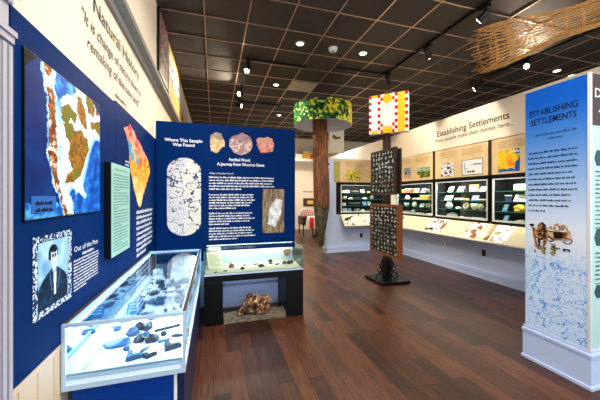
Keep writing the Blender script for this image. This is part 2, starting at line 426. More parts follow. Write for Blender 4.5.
def relief(a, b):
    n1, n2, n3 = nz(a, b, 5, 1), nz(a, b, 14, 2, 4), nz(a, b, 30, 4, 3)
    top = min(1.02, .90+.9*a) if a < .8 else 1.02-(a-.8)*.6
    if b > top: return (.05, .05, .07) if a < .35 else (.02, .13, .33)  # near-black top left corner is shadow painted into the map colours
    p, q = a+.014*n2+.006*n3, b+.018*n2
    ins = inpoly(p, q, RP['coast'])
    if not ins:
        if b < .10+.03*n1: return mixc((.04, .32, .66), (.35, .70, .92), .4+n2*1.4)
        return mixc((.0, .10, .34), (.01, .22, .52), .45+.5*n1)
    if not inpoly(p-.016, q, RP['coast']): return mixc((.25, .62, .90), (.85, .93, .97), .5+n2)
    if inpoly(p, q, RP['rock']) or inpoly(p, q, RP['nw']):
        if abs(b-.43+.05*n1) < .013 or n3 > .42: return (.90, .88, .84)
        return mixc((.40, .19, .07), (.72, .46, .20), .5+n3*1.2)
    if inpoly(p, q, RP['inlet']): return mixc((.02, .32, .70), (.40, .72, .95), .35+n2*1.2)
    if any(inpoly(p, q, r) for r in RP['land']): return mixc((.42, .30, .08), (.68, .46, .15), .5+n3*1.2) if n1 > -.2 else (.42, .42, .12)
    if inpoly(p, q, RP['sea']): return mixc((.01, .24, .62), (.16, .52, .88), .35+n2*1.1)
    if inpoly(p+.03, q-.02, RP['sea']): return (.55, .80, .95)
    if a < .36 and nz(a, b, 9, 15) > .0: return mixc((.80, .90, .96), (.45, .70, .90), .5+n2)
    return mixc((.92, .94, .96), (.72, .82, .92), .25+n2*1.3)
graphic('map_print', LW, 1.315, 2.045, 1.41, 2.05, 110, 110, relief, .029, rm)
mb = MB(); LW.slab(mb, 1.352, 1.53, 1.432, 1.50, .0295, .031); mb.build('caption_plate', mat('caption_blue', (.10, .36, .68), .5), rm)
mb = MB(); text_lines(mb, LW, 1.375, 1.505, 1.492, 2, .028, .014, .032, ragged=.05); mb.build('caption_text', M['navyink'], rm)

# second blue board: coloured state map and text
b2 = thing('sign_panel', 'navy blue board with coloured map beside the corner, further along left wall', 'sign', (-.69, 3.1, .82))
mb = MB(); LW.slab(mb, 2.382, 4.05, .815, 2.19, .001, .02); mb.build('board', M['blue'], b2)
AP = [(2.563,2.034),(2.742,2.10),(2.903,2.052),(3.086,1.999),(3.435,1.881),(3.536,1.766),(3.207,1.512),(3.086,1.38),(2.973,1.435),(2.836,1.596),(2.742,1.703),(2.698,1.874),(2.655,1.961)]
def almap(a, b):
    Y, z = 2.55+a, 1.36+.76*b
    if not inpoly(Y+.02*nz(a, b, 12, 2), z+.012*nz(a, b, 12, 5), AP): return None
    n = nz(a, b, 7, 9); m_ = nz(a, b, 11, 3); q = b+.22*a+.10*n
    if a < .40 and q > .90: return (.86, .16, .28) if m_ > -.12 else (.90, .70, .62)
    if q > .93: return (.90, .38, .34) if m_ > .1 else (.92, .64, .54)
    if q > .82: return (.93, .66, .50) if m_ > 0 else (.90, .50, .40)
    if q > .70: return (.94, .78, .20) if m_ > .12 else ((.36, .60, .80) if a < .5 else (.88, .34, .18))
    if q > .48: return (.95, .62, .16) if m_ > .05 else ((.96, .78, .34) if m_ > -.15 else (.90, .48, .14))
    if q > .36: return (.93, .68, .30) if m_ > 0 else (.94, .80, .50)
    return (.92, .80, .52) if m_ > -.05 else (.88, .66, .36)
graphic('map_print', LW, 2.55, 3.55, 1.36, 2.12, 70, 70, almap, .0225, b2)
mb = MB(); text_lines(mb, LW, 2.60, 2.72, 1.80, 26, .0275, .013, .022, ragged=.35); text_lines(mb, LW, 2.95, 3.66, 1.385, 9, .050, .028, .022, ragged=.06, rough=9); mb.build('body_text', M['letter'], b2)

gp = thing('text_plaque', 'pale green text plaque standing off the blue wall between the two maps', 'plaque', (-.65, 2.35, 1.1))
mb = MB(); LW.slab(mb, 2.14, 2.56, 1.095, 1.72, .0205, .062); mb.build('backing', M['black'], gp)
mb = MB(); LW.slab(mb, 2.142, 2.558, 1.097, 1.718, .0625, .067); mb.build('face', mat('pale_green_card', (.60, .78, .73), .55), gp)
mb = MB(); lettering(mb, LW, 'Natural History', 2.20, 1.675, .29, .018, .068); text_lines(mb, LW, 2.17, 2.53, 1.66, 26, .0205, .009, .068, rough=6); mb.build('body_text', mat('green_ink', (.22, .40, .38), .6), gp)

# art above the ledge
fp = thing('framed_picture', 'black framed picture on the upper left wall above the ledge', 'picture', (-.69, 4.4, 3.0))
mb = MB(); LW.slab(mb, 4.05, 4.80, 3.10, 3.97, .001, .03); mb.build('picture_frame', M['blackm'], fp)
graphic('picture', LW, 4.10, 4.75, 3.15, 3.92, 26, 30, lambda a, b: mixc((.45, .26, .22), (.70, .62, .62) if nz(a, b, 9, 7) > 0 else (.20, .16, .34), .5+nz(a, b, 12, 3)*1.6), .032, fp)
ba = thing('wall_banner', 'long cream and gold banner with blue dots on upper left wall past the picture', 'banner', (-.69, 7, 3.0))
mb = MB(); LW.slab(mb, 4.95, 10.2, 3.0, 4.06, .001, .018); mb.build('board', M['beige'], ba)
def banner(a, b):
    if b > .93: return (.72, .50, .20)
    if b > .86: return (.62, .22, .12) if a > .30 and nz(a, b, 8, 2) > -.1 else (.80, .62, .30)
    if .40 < b < .76: 
        r = int((b-.40)/.09); c = int(a*52)
        return (.14, .38, .66) if (a*52 % 1) < .55 and ((b-.40)/.09 % 1) < .6 and r % 2 == 0 else (.93, .93, .90)
    if b < .26 and a > .32 and nz(a, b, 7, 4) > .05: return (.66, .24, .12)
    return mixc((.86, .70, .36), (.88, .82, .62), .5+nz(a, b, 9, 1)*1.5)
graphic('banner_print', LW, 4.97, 10.18, 3.02, 4.04, 110, 30, banner, .020, ba)

# ================================================================== blue partition board
pb = thing('sign_panel', 'wide navy blue petrified wood board standing behind the black table case', 'sign', (.24, 4.1, .62))
mb = MB(); BP.slab(mb, -.718, 1.148, .62, 2.475, -.019, .0); mb.build('board', M['blue'], pb)
mb = MB(); lettering(mb, BP, 'Where This Sample', -.62, 2.218, .47, .042, .003, bold=.02); lettering(mb, BP, 'Was Found', -.52, 2.158, .27, .042, .003, bold=.02)
lettering(mb, BP, 'Petrified Wood:', .20, 1.985, .29, .042, .003, bold=.02); lettering(mb, BP, 'A Journey From Wood to Stone', .04, 1.92, .65, .042, .003, bold=.02); mb.build('heading', M['letter'], pb)
mb = MB(); lettering(mb, BP, 'What is Petrified Wood?', -.06, 1.80, .32, .022, .003)
text_lines(mb, BP, -.065, .86, 1.785, 5, .040, .020, .003, seed=3, rough=5); text_lines(mb, BP, -.065, .56, 1.545, 6, .037, .019, .003, seed=4, rough=6)
text_lines(mb, BP, -.065, .57, 1.29, 5, .037, .019, .003, seed=5, rough=5); text_lines(mb, BP, -.065, .57, 1.085, 5, .037, .019, .003, seed=6, rough=5); mb.build('body_text', M['letter'], pb)
def mapoval(a, b):
    x, y = (a-.5)*.42, b*1.18
    r = .21; cy = min(max(y, r), 1.18-r)
    dd = math.hypot(x, y-cy)
    if dd > r: return None
    v = abs(nz(a*.42, b*1.18, 5, 8, 4)); v2 = abs(nz(a*.42, b*1.18, 10, 3, 3))
    if v < .05: return (.22, .27, .40)
    if v2 < .03: return (.50, .56, .68)
    return mixc((.80, .80, .84), (.86, .86, .86), .5+nz(a, b, 3, 2)) if a < .5+.2*nz(a, b, 3, 5) else (.87, .86, .83)
graphic('map_print', BP, -.588, -.168, .975, 2.155-.15, 54, 130, lambda a, b: mapoval(a, b), .004, pb)
def rockpic(seed, c1, c2, c3):
    def f(a, b):
        x, y = (a-.5)*2, (b-.5)*2
        if math.hypot(x, y)*(1+.0) > .88+.22*nz(x, y, 1.3, seed) : return None
        n = nz(a, b, 6, seed+1, 4)
        c = mixc(c1, c2, .5+n*1.3)
        if abs(n) < .05: c = mixc(c, (.2, .12, .1), .55)
        if b > .62+.2*nz(a, b, 3, seed): c = mixc(c, c3, .7)
        return c
    return f
graphic('rock_photo', BP, -.075, .14, 2.07, 2.40, 26, 34, rockpic(2, (.80, .66, .46), (.90, .78, .60), (.50, .46, .46)), .004, pb)
graphic('rock_photo', BP, .185, .53, 2.07, 2.405, 34, 34, rockpic(5, (.62, .50, .52), (.84, .72, .70), (.55, .42, .45)), .004, pb)
graphic('rock_photo', BP, .565, .84, 2.10, 2.37, 28, 28, rockpic(9, (.85, .50, .42), (.90, .66, .58), (.80, .62, .52)), .004, pb)
def fossilphoto(a, b):
    if inpoly(a+.04*nz(a, b, 5, 1), b, [(.28,.20),(.55,.13),(.72,.30),(.88,.45),(.90,.75),(.62,.78),(.40,.66),(.25,.45)]):
        return mixc((.72, .74, .76), (.94, .94, .93), .6+nz(a, b, 7, 2)*1.4)
    return mixc((.40, .34, .26), (.62, .55, .44), .5+nz(a*2.5, b*.7, 6, 6)*1.3)
graphic('specimen_photo', BP, .665, .98, .97, 1.60, 30, 56, fossilphoto, .004, pb)

# ================================================================== specimens
def specimen(kind, name, label, cat, x, y, z, s, m, rot=0, seed=0, group=None, tilt=None):
    """one small display piece, its base at z; s = (sx, sy, sz)"""
    mb = MB(); sx, sy, sz = s
    mats = [m] if not isinstance(m, (list, tuple)) else list(m)
    ca, sa = math.cos(rot), math.sin(rot)
    def R(px, py, pz): return (x+px*ca-py*sa, y+px*sa+py*ca, z+pz)
    if kind in ('stone', 'slab'):
        mb.blob((0, 0, 0), (sx/2, sy/2, sz*.6), .32 if kind == 'stone' else .22, 1.8, seed, 2, flat=sz*.4)
        lo = min(p.z for p in mb.v); mb.v = [V(R(p.x, p.y, p.z-lo)) for p in mb.v]
    elif kind == 'point':
        out = [(-.5,-.12),(-.38,-.18),(-.34,-.42),(.1,-.3),(.5,0),(.1,.3),(-.34,.42),(-.38,.18),(-.5,.12)]
        mb.prism([R(a*sx, b*sy, 0) for a, b in out], (0, 0, sz*.6))
        mb.add([R(a*sx, b*sy, sz*.6) for a, b in out]+[R(0, 0, sz)], [(i, (i+1)%9, 9) for i in range(9)])
    elif kind == 'angle':
        mb.prism([R(a*sx, b*sy, 0) for a, b in [(-.5,-.5),(.5,-.35),(.5,0),(-.12,-.1),(-.2,.5),(-.5,.45)]], (0, 0, sz))
        mb.prism([R(a*sx*.9, b*sy*.9, sz) for a, b in [(-.5,-.5),(.4,-.35),(.3,-.1),(-.2,-.15),(-.25,.4),(-.45,.4)]], (0, 0, sz*.3))
    elif kind == 'card':                 # tilted card on a wedge stand, faces local -y
        t = .5 if tilt is None else tilt
        u = V((0, math.sin(t), math.cos(t)))*sz; n = V((0, -math.cos(t), math.sin(t)))*.006
        q = [V((-sx/2, 0, .0)), V((sx/2, 0, .0)), V((sx/2, 0, .0))+u, V((-sx/2, 0, .0))+u]
        mb.prism([R(*p) for p in q], V((n.x*ca-n.y*sa, n.x*sa+n.y*ca, n.z)))
        mb.prism([R(-.01, 0, 0), R(-.01, u.y*.9, 0), R(-.01, u.y*.9, u.z*.88)], V((.02*ca, .02*sa, 0)))
        k = n*1.05
        if len(mats) > 1:
            for j in range(3):
                zf = .78-.24*j
                w = .36-.08*((j+seed) % 2)
                p = [V((-sx*w, 0, 0))+u*zf, V((sx*w, 0, 0))+u*zf, V((sx*w, 0, 0))+u*(zf+.10), V((-sx*w, 0, 0))+u*(zf+.10)]
                mb.quad(*[R(*(a+k)) for a in p], 1)
    elif kind == 'book':
        mb.obox(R(0, 0, sz/2), (sx/2*ca, sx/2*sa, 0), (-sy/2*sa, sy/2*ca, 0), (0, 0, sz/2))
        mb.obox(R(0, -.004, sz/2), (sx*.485*ca, sx*.485*sa, 0), (-sy/2*sa, sy/2*ca, 0), (0, 0, sz*.38), 1 if len(mats) > 1 else 0)
    elif kind == 'box':
        mb.obox(R(0, 0, sz/2), (sx/2*ca, sx/2*sa, 0), (-sy/2*sa, sy/2*ca, 0), (0, 0, sz/2))
        mb.obox(R(0, 0, sz*.93), (sx*.53*ca, sx*.53*sa, 0), (-sy*.53*sa, sy*.53*ca, 0), (0, 0, sz*.07), 1 if len(mats) > 1 else 0)
    elif kind == 'bowl':
        r = sx/2; mb.lathe([(r*.45, 0), (r*.8, sz*.25), (r, sz*.65), (r*.93, sz), (r*.86, sz), (r*.9, sz*.6), (r*.6, sz*.2), (0.001, sz*.16)], (x, y, z), 18)
    elif kind == 'jar':
        r = sx/2; mb.lathe([(r*.6, 0), (r, sz*.3), (r*.95, sz*.6), (r*.55, sz*.8), (r*.62, sz), (r*.5, sz), (r*.42, sz*.8), (0.001, sz*.78)], (x, y, z), 18)
    elif kind == 'disc':                 # upright round stone leaning back
        t = .35; ax = V((ca, sa, 0)); up = V((-sa*math.sin(t), ca*math.sin(t), math.cos(t))); r = sx/2
        n = ax.cross(up)
        cc = V((x, y, z))+up*r
        ring = [cc+ax*(r*math.cos(k*PI/9))+up*(r*math.sin(k*PI/9)) for k in range(18)]
        mb.prism(ring, n*sz*.2); mb.prism([cc+(p-cc)*.32+n*(-.002) for p in ring], n*sz*.23, 1 if len(mats) > 1 else 0)
        lo = min(p.z for p in mb.v); mb.v = [p+V((0, 0, z-lo)) for p in mb.v]
    elif kind == 'tool':                 # long handled tool lying down
        mb.tube([R(-sx/2, 0, sz*.5), R(0, sy*.05, sz*.5), R(sx/2, 0, sz*.5)], [sz*.42, sz*.5, sz*.38], 8)
        mb.blob(R(sx*.42, 0, sz*.5), (sx*.1, sy*.5, sz*.5), .2, 2, seed, 1)
    o = mb.build(name, mats, None, (x, y, z))
    return tag(o, label, cat, group)

# ------------------------------------------------------------------ long glass case by the left wall
c1 = thing('glass_display_case', 'long low glass display case on blue base along left wall', 'display case', (-.42, 2.66, 0))
mb = MB(); mb.box(-.69, -.215, 1.73, 3.62, 0, .535); mb.build('base', M['royal'], c1)
mb = MB(); mb.box(-.212, -.197, 1.722, 1.74, 0, .535); mb.build('corner_strip', M['white'], c1)
mb = MB(); mb.box(-.195, -.16, 1.735, 3.62, 0, .535); mb.build('side_panel', mat('deep_blue_panel', (.02, .10, .26), .35), c1)
X0, X1, Y0, Y1, ZB, ZT = -.719, -.15, 1.69, 3.65, .535, .865
mb = MB(); mb.box(X0, X1, Y0, Y1, ZB, .562); mb.build('tray', M['alu'], c1)
mb = MB(); mb.box(X0+.012, X1-.012, Y0+.012, Y1-.012, .562, .60); mb.build('bed', M['bed'], c1)
mb = MB(); mb.box(X0+.014, X1-.014, Y0+.014, Y0+.03, .60, .612); mb.build('inner_ledge', mat('grey_ledge', (.62, .64, .66), .5), c1)
for px in (X0, X1-.016):
    for py in (Y0, Y1-.016):
        mb = MB(); mb.box(px, px+.016, py, py+.016, .562, ZT-.018); mb.build('corner_post', M['alu'], c1)
mb = MB(); mb.box(X0, X1, Y0, Y0+.018, ZT-.018, ZT); mb.box(X0, X1, Y1-.018, Y1, ZT-.026, ZT); mb.box(X0, X0+.016, Y0+.018, Y1-.018, ZT-.026, ZT-.006); mb.box(X1-.016, X1, Y0+.018, Y1-.018, ZT-.026, ZT-.006); mb.build('top_frame', M['alu'], c1)
for px in (X0, X1-.018):
    mb = MB(); mb.box(px, px+.018, Y0+.018, Y1-.018, ZT-.006, ZT+.003); mb.build('top_trim', M['trimred'], c1)
mb = MB(); mb.box(X0+.022, X1-.022, Y0+.004, Y0+.009, .585, ZT-.026); mb.build('front_glass', GLASSB, c1)
mb = MB(); mb.box(X1-.010, X1-.005, Y0+.022, Y1-.022, .585, ZT-.026); mb.build('side_glass', GLASSB, c1)
mb = MB(); mb.box(X0+.022, X1-.022, Y1-.009, Y1-.004, .585, ZT-.026); mb.build('end_glass', GLASSB, c1)
mb = MB(); mb.box(X0+.016, X1-.016, Y0+.018, Y1-.018, ZT-.011, ZT-.006); mb.build('top_glass', GLASSB, c1)
mb = MB(); mb.box(X0+.002, X0+.01, Y0+.022, Y1-.022, .60, ZT-.026); mb.build('mirror_back', mat('case_mirror', (.55, .68, .76), .06, metal=1.), c1)
mb = MB(); mb.box(X1-.03, X1-.018, Y0+.03, Y1-.03, ZT-.035, ZT-.027); mb.build('led_strip', M['led'], c1)
mb = MB(); mb.box(X0+.018, X0+.03, Y0+.03, Y1-.03, ZT-.035, ZT-.027); mb.build('led_strip', M['led'], c1)
mb = MB(); mb.tube([(-.645, 1.74, .612), (-.645, 3.45, .612)], .011, 10)
tag(mb.build('metal_rod', M['alu'], None, (-.645, 2.6, .601)), 'long silver rod lying along the wall side of the glass case', 'rod')

SL = [mat('blue_slate', (.07, .30, .50), .5, noise_amt=.5, scale=40), mat('dark_slate', (.05, .10, .15), .5, noise_amt=.4, scale=40), mat('grey_stone', (.42, .46, .51), .7, noise_amt=.35, scale=35, bump=.5), mat('blue_card', (.16, .50, .74), .6), mat('white_card', (.92, .92, .90), .6), mat('steel_blue_stone', (.12, .30, .44), .6, noise_amt=.4, scale=30)]
Z1 = .60
ORDW = ['first', 'second', 'third', 'fourth', 'fifth', 'sixth', 'seventh', 'eighth', 'ninth', 'tenth']
CASE1 = [
 ('slab', 'fossil_slab', 'large mid blue oval slab nearest the front glass of the long case', 'fossil', -.555, 1.985, (.15, .11, .03), SL[0], .3),
 ('stone', 'fossil', 'rough blue lump just right of the big blue slab in long case', 'fossil', -.50, 2.09, (.08, .07, .05), SL[5], 0),
 ('stone', 'round_stone', 'left of two round dark stones behind the blue slab', 'stone', -.478, 2.17, (.065, .065, .05), SL[1], 0),
 ('stone', 'round_stone', 'right of two round dark stones behind the blue slab', 'stone', -.425, 2.15, (.06, .06, .05), SL[1], 1),
 ('stone', 'fossil', 'dark knobbly fossil in the middle of the front group, left one', 'fossil', -.44, 1.99, (.07, .06, .045), SL[1], .6),
 ('stone', 'fossil', 'dark knobbly fossil in the middle of the front group, right one', 'fossil', -.365, 1.965, (.085, .06, .05), SL[1], .2),
 ('angle', 'bone_fragment', 'blue angular fragment low at the centre of front group', 'bone', -.425, 1.815, (.08, .10, .018), SL[5], .1),
 ('angle', 'bone_fragment', 'blue angular fragment at right end of front group by the side glass', 'bone', -.235, 1.87, (.09, .10, .022), SL[1], .2),
 ('point', 'spear_point', 'small dark point upright of the right angular fragment', 'point', -.225, 2.00, (.035, .085, .02), SL[1], 1.4),
 ('tool', 'bone_tool', 'curved dark bone piece at back of the front group', 'bone', -.30, 2.12, (.16, .03, .02), SL[1], .35),
 ('point', 'spear_point', 'thin blue point between the knobbly fossils and angular fragment', 'point', -.295, 1.955, (.08, .03, .015), SL[0], .5),
 ('point', 'spear_point', 'small blue point below the left knobbly fossil', 'point', -.385, 1.875, (.07, .03, .015), SL[0], .9),
 ('slab', 'stone_slab', 'large grey flat oval slab by the right glass of the long case', 'slab', -.265, 2.72, (.17, .24, .025), SL[2], 0),
 ('slab', 'stone_slab', 'large blue grey oval slab in middle of the long case', 'slab', -.44, 2.70, (.20, .22, .025), SL[5], 0),
 ('slab', 'stone_slab', 'grey oval slab in front of the map card in long case', 'slab', -.285, 3.25, (.16, .17, .03), SL[2], 0),
 ('stone', 'stone', 'small grey stone against the right glass behind oval slab', 'stone', -.225, 2.99, (.06, .09, .04), SL[2], 0),
 ('stone', 'fossil', 'dark lump left of the map card in long case', 'fossil', -.47, 3.46, (.10, .12, .045), SL[1], 0),
 ('stone', 'fossil', 'dark lump beside the rod toward the far end of long case', 'fossil', -.545, 3.28, (.10, .12, .04), SL[1], .5),
 ('slab', 'stone_slab', 'dark slab in mid case near the silver rod', 'slab', -.54, 2.93, (.12, .13, .025), SL[1], .4),
 ('point', 'spear_point', 'dark spear point left of the grey flat slab', 'point', -.385, 2.94, (.13, .05, .015), SL[1], .3),
 ('slab', 'stone_slab', 'mid grey slab in centre of the case behind the spear point', 'slab', -.40, 3.16, (.13, .13, .025), SL[2], .7),
 ('stone', 'pebble', 'tiny dark pebble in front of the grey flat slab', 'pebble', -.30, 2.48, (.035, .035, .02), SL[1], 0),
 ('stone', 'pebble', 'tiny dark pebble left of the other tiny pebble', 'pebble', -.36, 2.46, (.035, .035, .02), SL[1], 1),
 ('point', 'spear_point', 'blue dart point between front group and the oval slabs', 'point', -.50, 2.45, (.12, .045, .015), SL[0], .2),
 ('card', 'label_card', 'blue square label card near the wall side of long case', 'card', -.585, 2.46, (.10, .07, .09), [SL[3], SL[4]], 0),
 ('card', 'label_card', 'white label card between the two big oval slabs', 'card', -.355, 2.60, (.07, .05, .05), [SL[4], M['ink']], 0),
 ('card', 'label_card', 'white label card at far left of the long case', 'card', -.60, 3.52, (.10, .05, .09), [SL[4], M['ink']], 0),
 ('slab', 'stone_slab', 'pale blue grey slab near the silver rod in front half', 'slab', -.585, 2.70, (.09, .16, .02), SL[5], .2),
]
EXTRA = [(-.63, 2.20, 0), (-.60, 2.32, 2), (-.43, 2.33, 4), (-.27, 2.36, 1), (-.20, 2.20, 3), (-.56, 2.58, 1), (-.24, 2.52, 0), (-.62, 2.86, 3), (-.46, 3.03, 1), (-.30, 2.90, 2), (-.60, 3.08, 0), (-.34, 3.05, 4), (-.50, 3.12, 3), (-.61, 3.28, 1), (-.43, 3.30, 0), (-.21, 3.14, 2), (-.62, 3.40, 2), (-.52, 3.56, 0)]
EXC = ['steel blue', 'dark', 'grey', 'dark', 'blue']; EXM = [5, 1, 2, 1, 0]
def row_of(px): return 'wall side' if px < -.52 else ('aisle side' if px > -.32 else 'middle')
for i, (px, py, ci) in enumerate(EXTRA):
    k = ('stone', 'point', 'slab')[i % 3]; w = ('stone', 'point', 'chip')[i % 3]
    rank = sorted(q[1] for q in EXTRA if row_of(q[0]) == row_of(px)).index(py)
    CASE1.append((k, {'stone': 'small_stone', 'point': 'spear_point', 'chip': 'stone_chip'}[w], 'small %s %s, %s loose piece from camera along %s of long case' % (EXC[ci], w, ORDW[rank], row_of(px)), w, px, py, (.075, .06 if k != 'point' else .032, .03 if k == 'stone' else .015), SL[EXM[ci]], .4*i))
CASE1 += [('stone', 'small_stone', 'small blue bit between the blue slab and round stones', 'stone', -.415, 2.06, (.04, .04, .03), SL[0], 0), ('stone', 'small_stone', 'small dark bit right of the knobbly fossils', 'stone', -.31, 2.03, (.04, .035, .03), SL[1], 0),
 ('angle', 'bone_fragment', 'small blue angular fragment between the two larger ones', 'bone', -.345, 1.80, (.06, .06, .015), SL[1], .5), ('stone', 'small_stone', 'small blue bit left of the centre angular fragment', 'stone', -.49, 1.90, (.04, .04, .025), SL[5], 0)]
for i, (k, n, l, c, px, py, s, m, r) in enumerate(CASE1):
    specimen(k, n, l, c, px, py, Z1, s, m, r, i, 'specimens in the long glass case')
mc = thing('map_card', 'white card with map line drawing leaning at far end of long case', 'card', (-.30, 3.5, .60))
mcf = Frame((-.45, 3.33, .606), (1, 0, 0), V((0, -.60, .80)), V((0, .80, .60)))
mb = MB(); mb.prism([mcf(0, 0), mcf(.27, 0), mcf(.27, .33), mcf(0, .33)], V((0, .0036, -.0048))); mb.build('backing_board', SL[4], mc)
graphic('map_print', mcf, .005, .265, .005, .325, 36, 44, lambda a, b: (.40, .44, .50) if abs(nz(a, b, 3.2, 4, 4)) < .045 else (.84, .84, .86), .003, mc)

# ------------------------------------------------------------------ black table case
c2 = thing('glass_table_case', 'black table with glass specimen case on top before the blue board', 'display case', (.485, 3.72, 0))
TX0, TX1, TY0, TY1 = -.11, 1.08, 3.47, 3.97
for a0, a1 in ((TX0, TX0+.21), (TX1-.22, TX1)):
    mb = MB(); mb.box(a0, a1, TY0, TY1, 0, .50); bevel(mb.build('pedestal', M['black'], c2), .004)
mb = MB(); mb.box(TX0, TX1, TY0, TY1, .50, .575); bevel(mb.build('table_top', M['black'], c2), .004)
mb = MB(); mb.box(TX0+.01, TX1-.01, TY0+.01, TY1-.01, .575, .60); mb.build('bed', M['sand'], c2)
mb = MB(); mb.box(TX0+.012, TX1-.012, TY1-.022, TY1-.012, .60, .775); mb.build('back_panel', mat('pale_blue_back', (.66, .73, .78), .6), c2)
mb = MB()
e = .005
mb.box(TX0, TX1, TY0, TY0+e, .577, .862); mb.build('front_glass', GLASS, c2)
mb = MB(); mb.box(TX0, TX0+e, TY0+e, TY1-e, .577, .862); mb.build('side_glass', GLASS, c2)
mb = MB(); mb.box(TX1-e, TX1, TY0+e, TY1-e, .577, .862); mb.build('side_glass', GLASS, c2)
mb = MB(); mb.box(TX0, TX1, TY1-e, TY1, .577, .862); mb.build('back_glass', GLASS, c2)
mb = MB(); mb.box(TX0, TX1, TY0, TY1, .862, .867); mb.build('top_glass', GLASST, c2)
mb = MB(); mb.box(TX0+.02, TX1-.02, TY1-.016, TY1-.008, .846, .850); mb.build('led_strip', M['led3'], c2)
for px in (TX0, TX1-.008):
    mb = MB(); mb.box(px-.001, px+.009, TY0-.001, TY0+.008, .577, .862); mb.build('corner_trim', mat('green_glass_edge', (.25, .42, .42), .2), c2)
mb = MB(); mb.box(TX0, TX1, TY0-.002, TY0+.006, .575, .592); mb.build('front_trim', M['alu'], c2)
mb = MB(); mb.box(TX0+.25, TX1-.25, TY0+.10, TY0+.12, .492, .499); mb.build('under_strip', emis('under_table_led', (.86, .90, 1), 9), c2)
bk = thing('open_booklet', 'cream printed booklet leaning upright at left end of the table case', 'booklet', (-.0, 3.62, .60))
bf = Frame((-.06, 3.66, .606), V((.985, .17, 0)), V((.12, -.69, .71)), V((-.12, .70, .70)))
mb = MB(); mb.prism([bf(0, 0), bf(.185, 0), bf(.185, .25), bf(0, .25)], V((-.001, .008, -.003))); mb.build('page', mat('cream_page', (.92, .89, .80), .7), bk)
mb = MB(); mb.prism([bf(0, .254), bf(.183, .254), bf(.183, .335, -.01), bf(0, .335, -.01)], V((-.001, .008, -.003))); mb.build('page', mat('olive_page', (.46, .49, .42), .7), bk)
mb = MB(); text_lines(mb, bf, .015, .17, .24, 13, .016, .006, .003, rough=5); mb.build('body_text', mat('grey_ink', (.38, .37, .33), .7), bk)
ST = [mat('dark_brown_stone', (.20, .15, .12), .7, noise_amt=.5, scale=50), mat('white_shell', (.92, .90, .86), .5), mat('olive_stone', (.36, .36, .28), .7, noise_amt=.4, scale=50), mat('brown_pottery', (.56, .42, .34), .8, noise_amt=.5, scale=40)]
CASE2 = [
 ('stone', 'shell', 'white shell standing right of the booklet in the table case', 'shell', .215, 3.80, (.07, .05, .07), ST[1], 0),
 ('stone', 'stone', 'brown stone in front of the white shell', 'stone', .215, 3.73, (.07, .06, .04), ST[3], 0),
 ('stone', 'stone', 'dark stone front and left of centre in the table case', 'stone', .335, 3.60, (.05, .05, .03), ST[0], 0),
 ('point', 'arrowhead', 'dark flat point behind left of centre in the table case', 'point', .385, 3.79, (.06, .04, .015), ST[0], 0),
 ('point', 'arrowhead', 'dark flat point at back of centre in table case', 'point', .53, 3.80, (.07, .04, .015), ST[0], .2),
 ('stone', 'stone', 'largest dark stone at the centre of the table case', 'stone', .575, 3.67, (.085, .06, .035), ST[0], 0),
 ('stone', 'stone', 'small dark stone right of centre against the case back', 'stone', .735, 3.87, (.06, .05, .04), ST[0], 0),
 ('point', 'arrowhead', 'flat dark point right of centre, left of a pair', 'point', .725, 3.78, (.07, .04, .015), ST[0], 0),
 ('point', 'arrowhead', 'flat dark point right of centre, right of a pair', 'point', .80, 3.72, (.07, .04, .015), ST[0], .4),
 ('stone', 'stone', 'olive stone, first of the three at right end of case', 'stone', .895, 3.72, (.06, .06, .045), ST[2], 0),
 ('stone', 'stone', 'dark stone, middle of three at right end of case', 'stone', .95, 3.71, (.05, .05, .05), ST[0], 0),
 ('stone', 'stone', 'speckled stone, last of three at right end of case', 'stone', 1.0, 3.73, (.05, .05, .045), ST[2], 0),
 ('point', 'arrowhead', 'dark chip at the foot of the booklet, nearest its left edge', 'point', .02, 3.53, (.04, .025, .012), ST[0], 0),
 ('point', 'arrowhead', 'dark chip at the foot of the booklet, nearest its right edge', 'point', .13, 3.56, (.05, .025, .012), ST[0], 0),
]
for i, (k, n, l, c, px, py, s, m, r) in enumerate(CASE2):
    specimen(k, n, l, c, px, py, .60, s, m, r, i+40, 'specimens in the table case')
sh = MB(); sh.obox((.985, 3.925, .71), (.055, 0, 0), (0, .006, .0), (0, .008, .045))
sh = MB(); sh.prism([(.93, 3.93, .745), (.985, 3.93, .755), (1.045, 3.93, .745), (1.025, 3.93, .675), (.99, 3.93, .655), (.955, 3.93, .67)], (0, .017, 0))
tag(sh.build('pottery_sherd', ST[3], None, (.985, 3.935, .655)), 'brown pottery sherd fixed high on the back of the table case', 'sherd')

# plank and petrified log under the table
mb = MB()
rnd = random.Random(4); top = []
n = 16
for i in range(n+1):
    t = i/n; top.append((.11+.76*t, 3.47+.02*rnd.random(), 3.66+.05*rnd.random()))
for i in range(n):
    a, b = top[i], top[i+1]
    mb.add([(a[0],a[1],0),(b[0],b[1],0),(b[0],b[2],0),(a[0],a[2],0),(a[0],a[1],.05),(b[0],b[1],.05+.004*(i%3)),(b[0],b[2],.06),(a[0],a[2],.06)],
           [(0,3,2,1),(4,5,6,7),(0,1,5,4),(2,3,7,6)]+([(3,0,4,7)] if i == 0 else [])+([(1,2,6,5)] if i == n-1 else []))
tag(mb.build('wood_plank', mat('weathered_plank', (.58, .52, .44), .8, col2=(.30, .25, .2), scale=8, stretch=(2, 14, 14), bump=.5), None, (.49, 3.58, 0)), 'weathered grey brown slab lying under the black table case', 'slab')
mb = MB(); mb.blob((0, 0, 0), (.185, .10, .135), .36, 1.7, 5, 4, flat=.08)
lo = min(p.z for p in mb.v); mb.v = [p+V((.50, 3.585, .058-lo)) for p in mb.v]
for p in mb.v:
    q = noise.noise(p*16)*.022+noise.noise(p*36)*.012; p.z = max(.062, p.z+q*(1.6 if p.z > .08 else 0)); p.x += q*.7
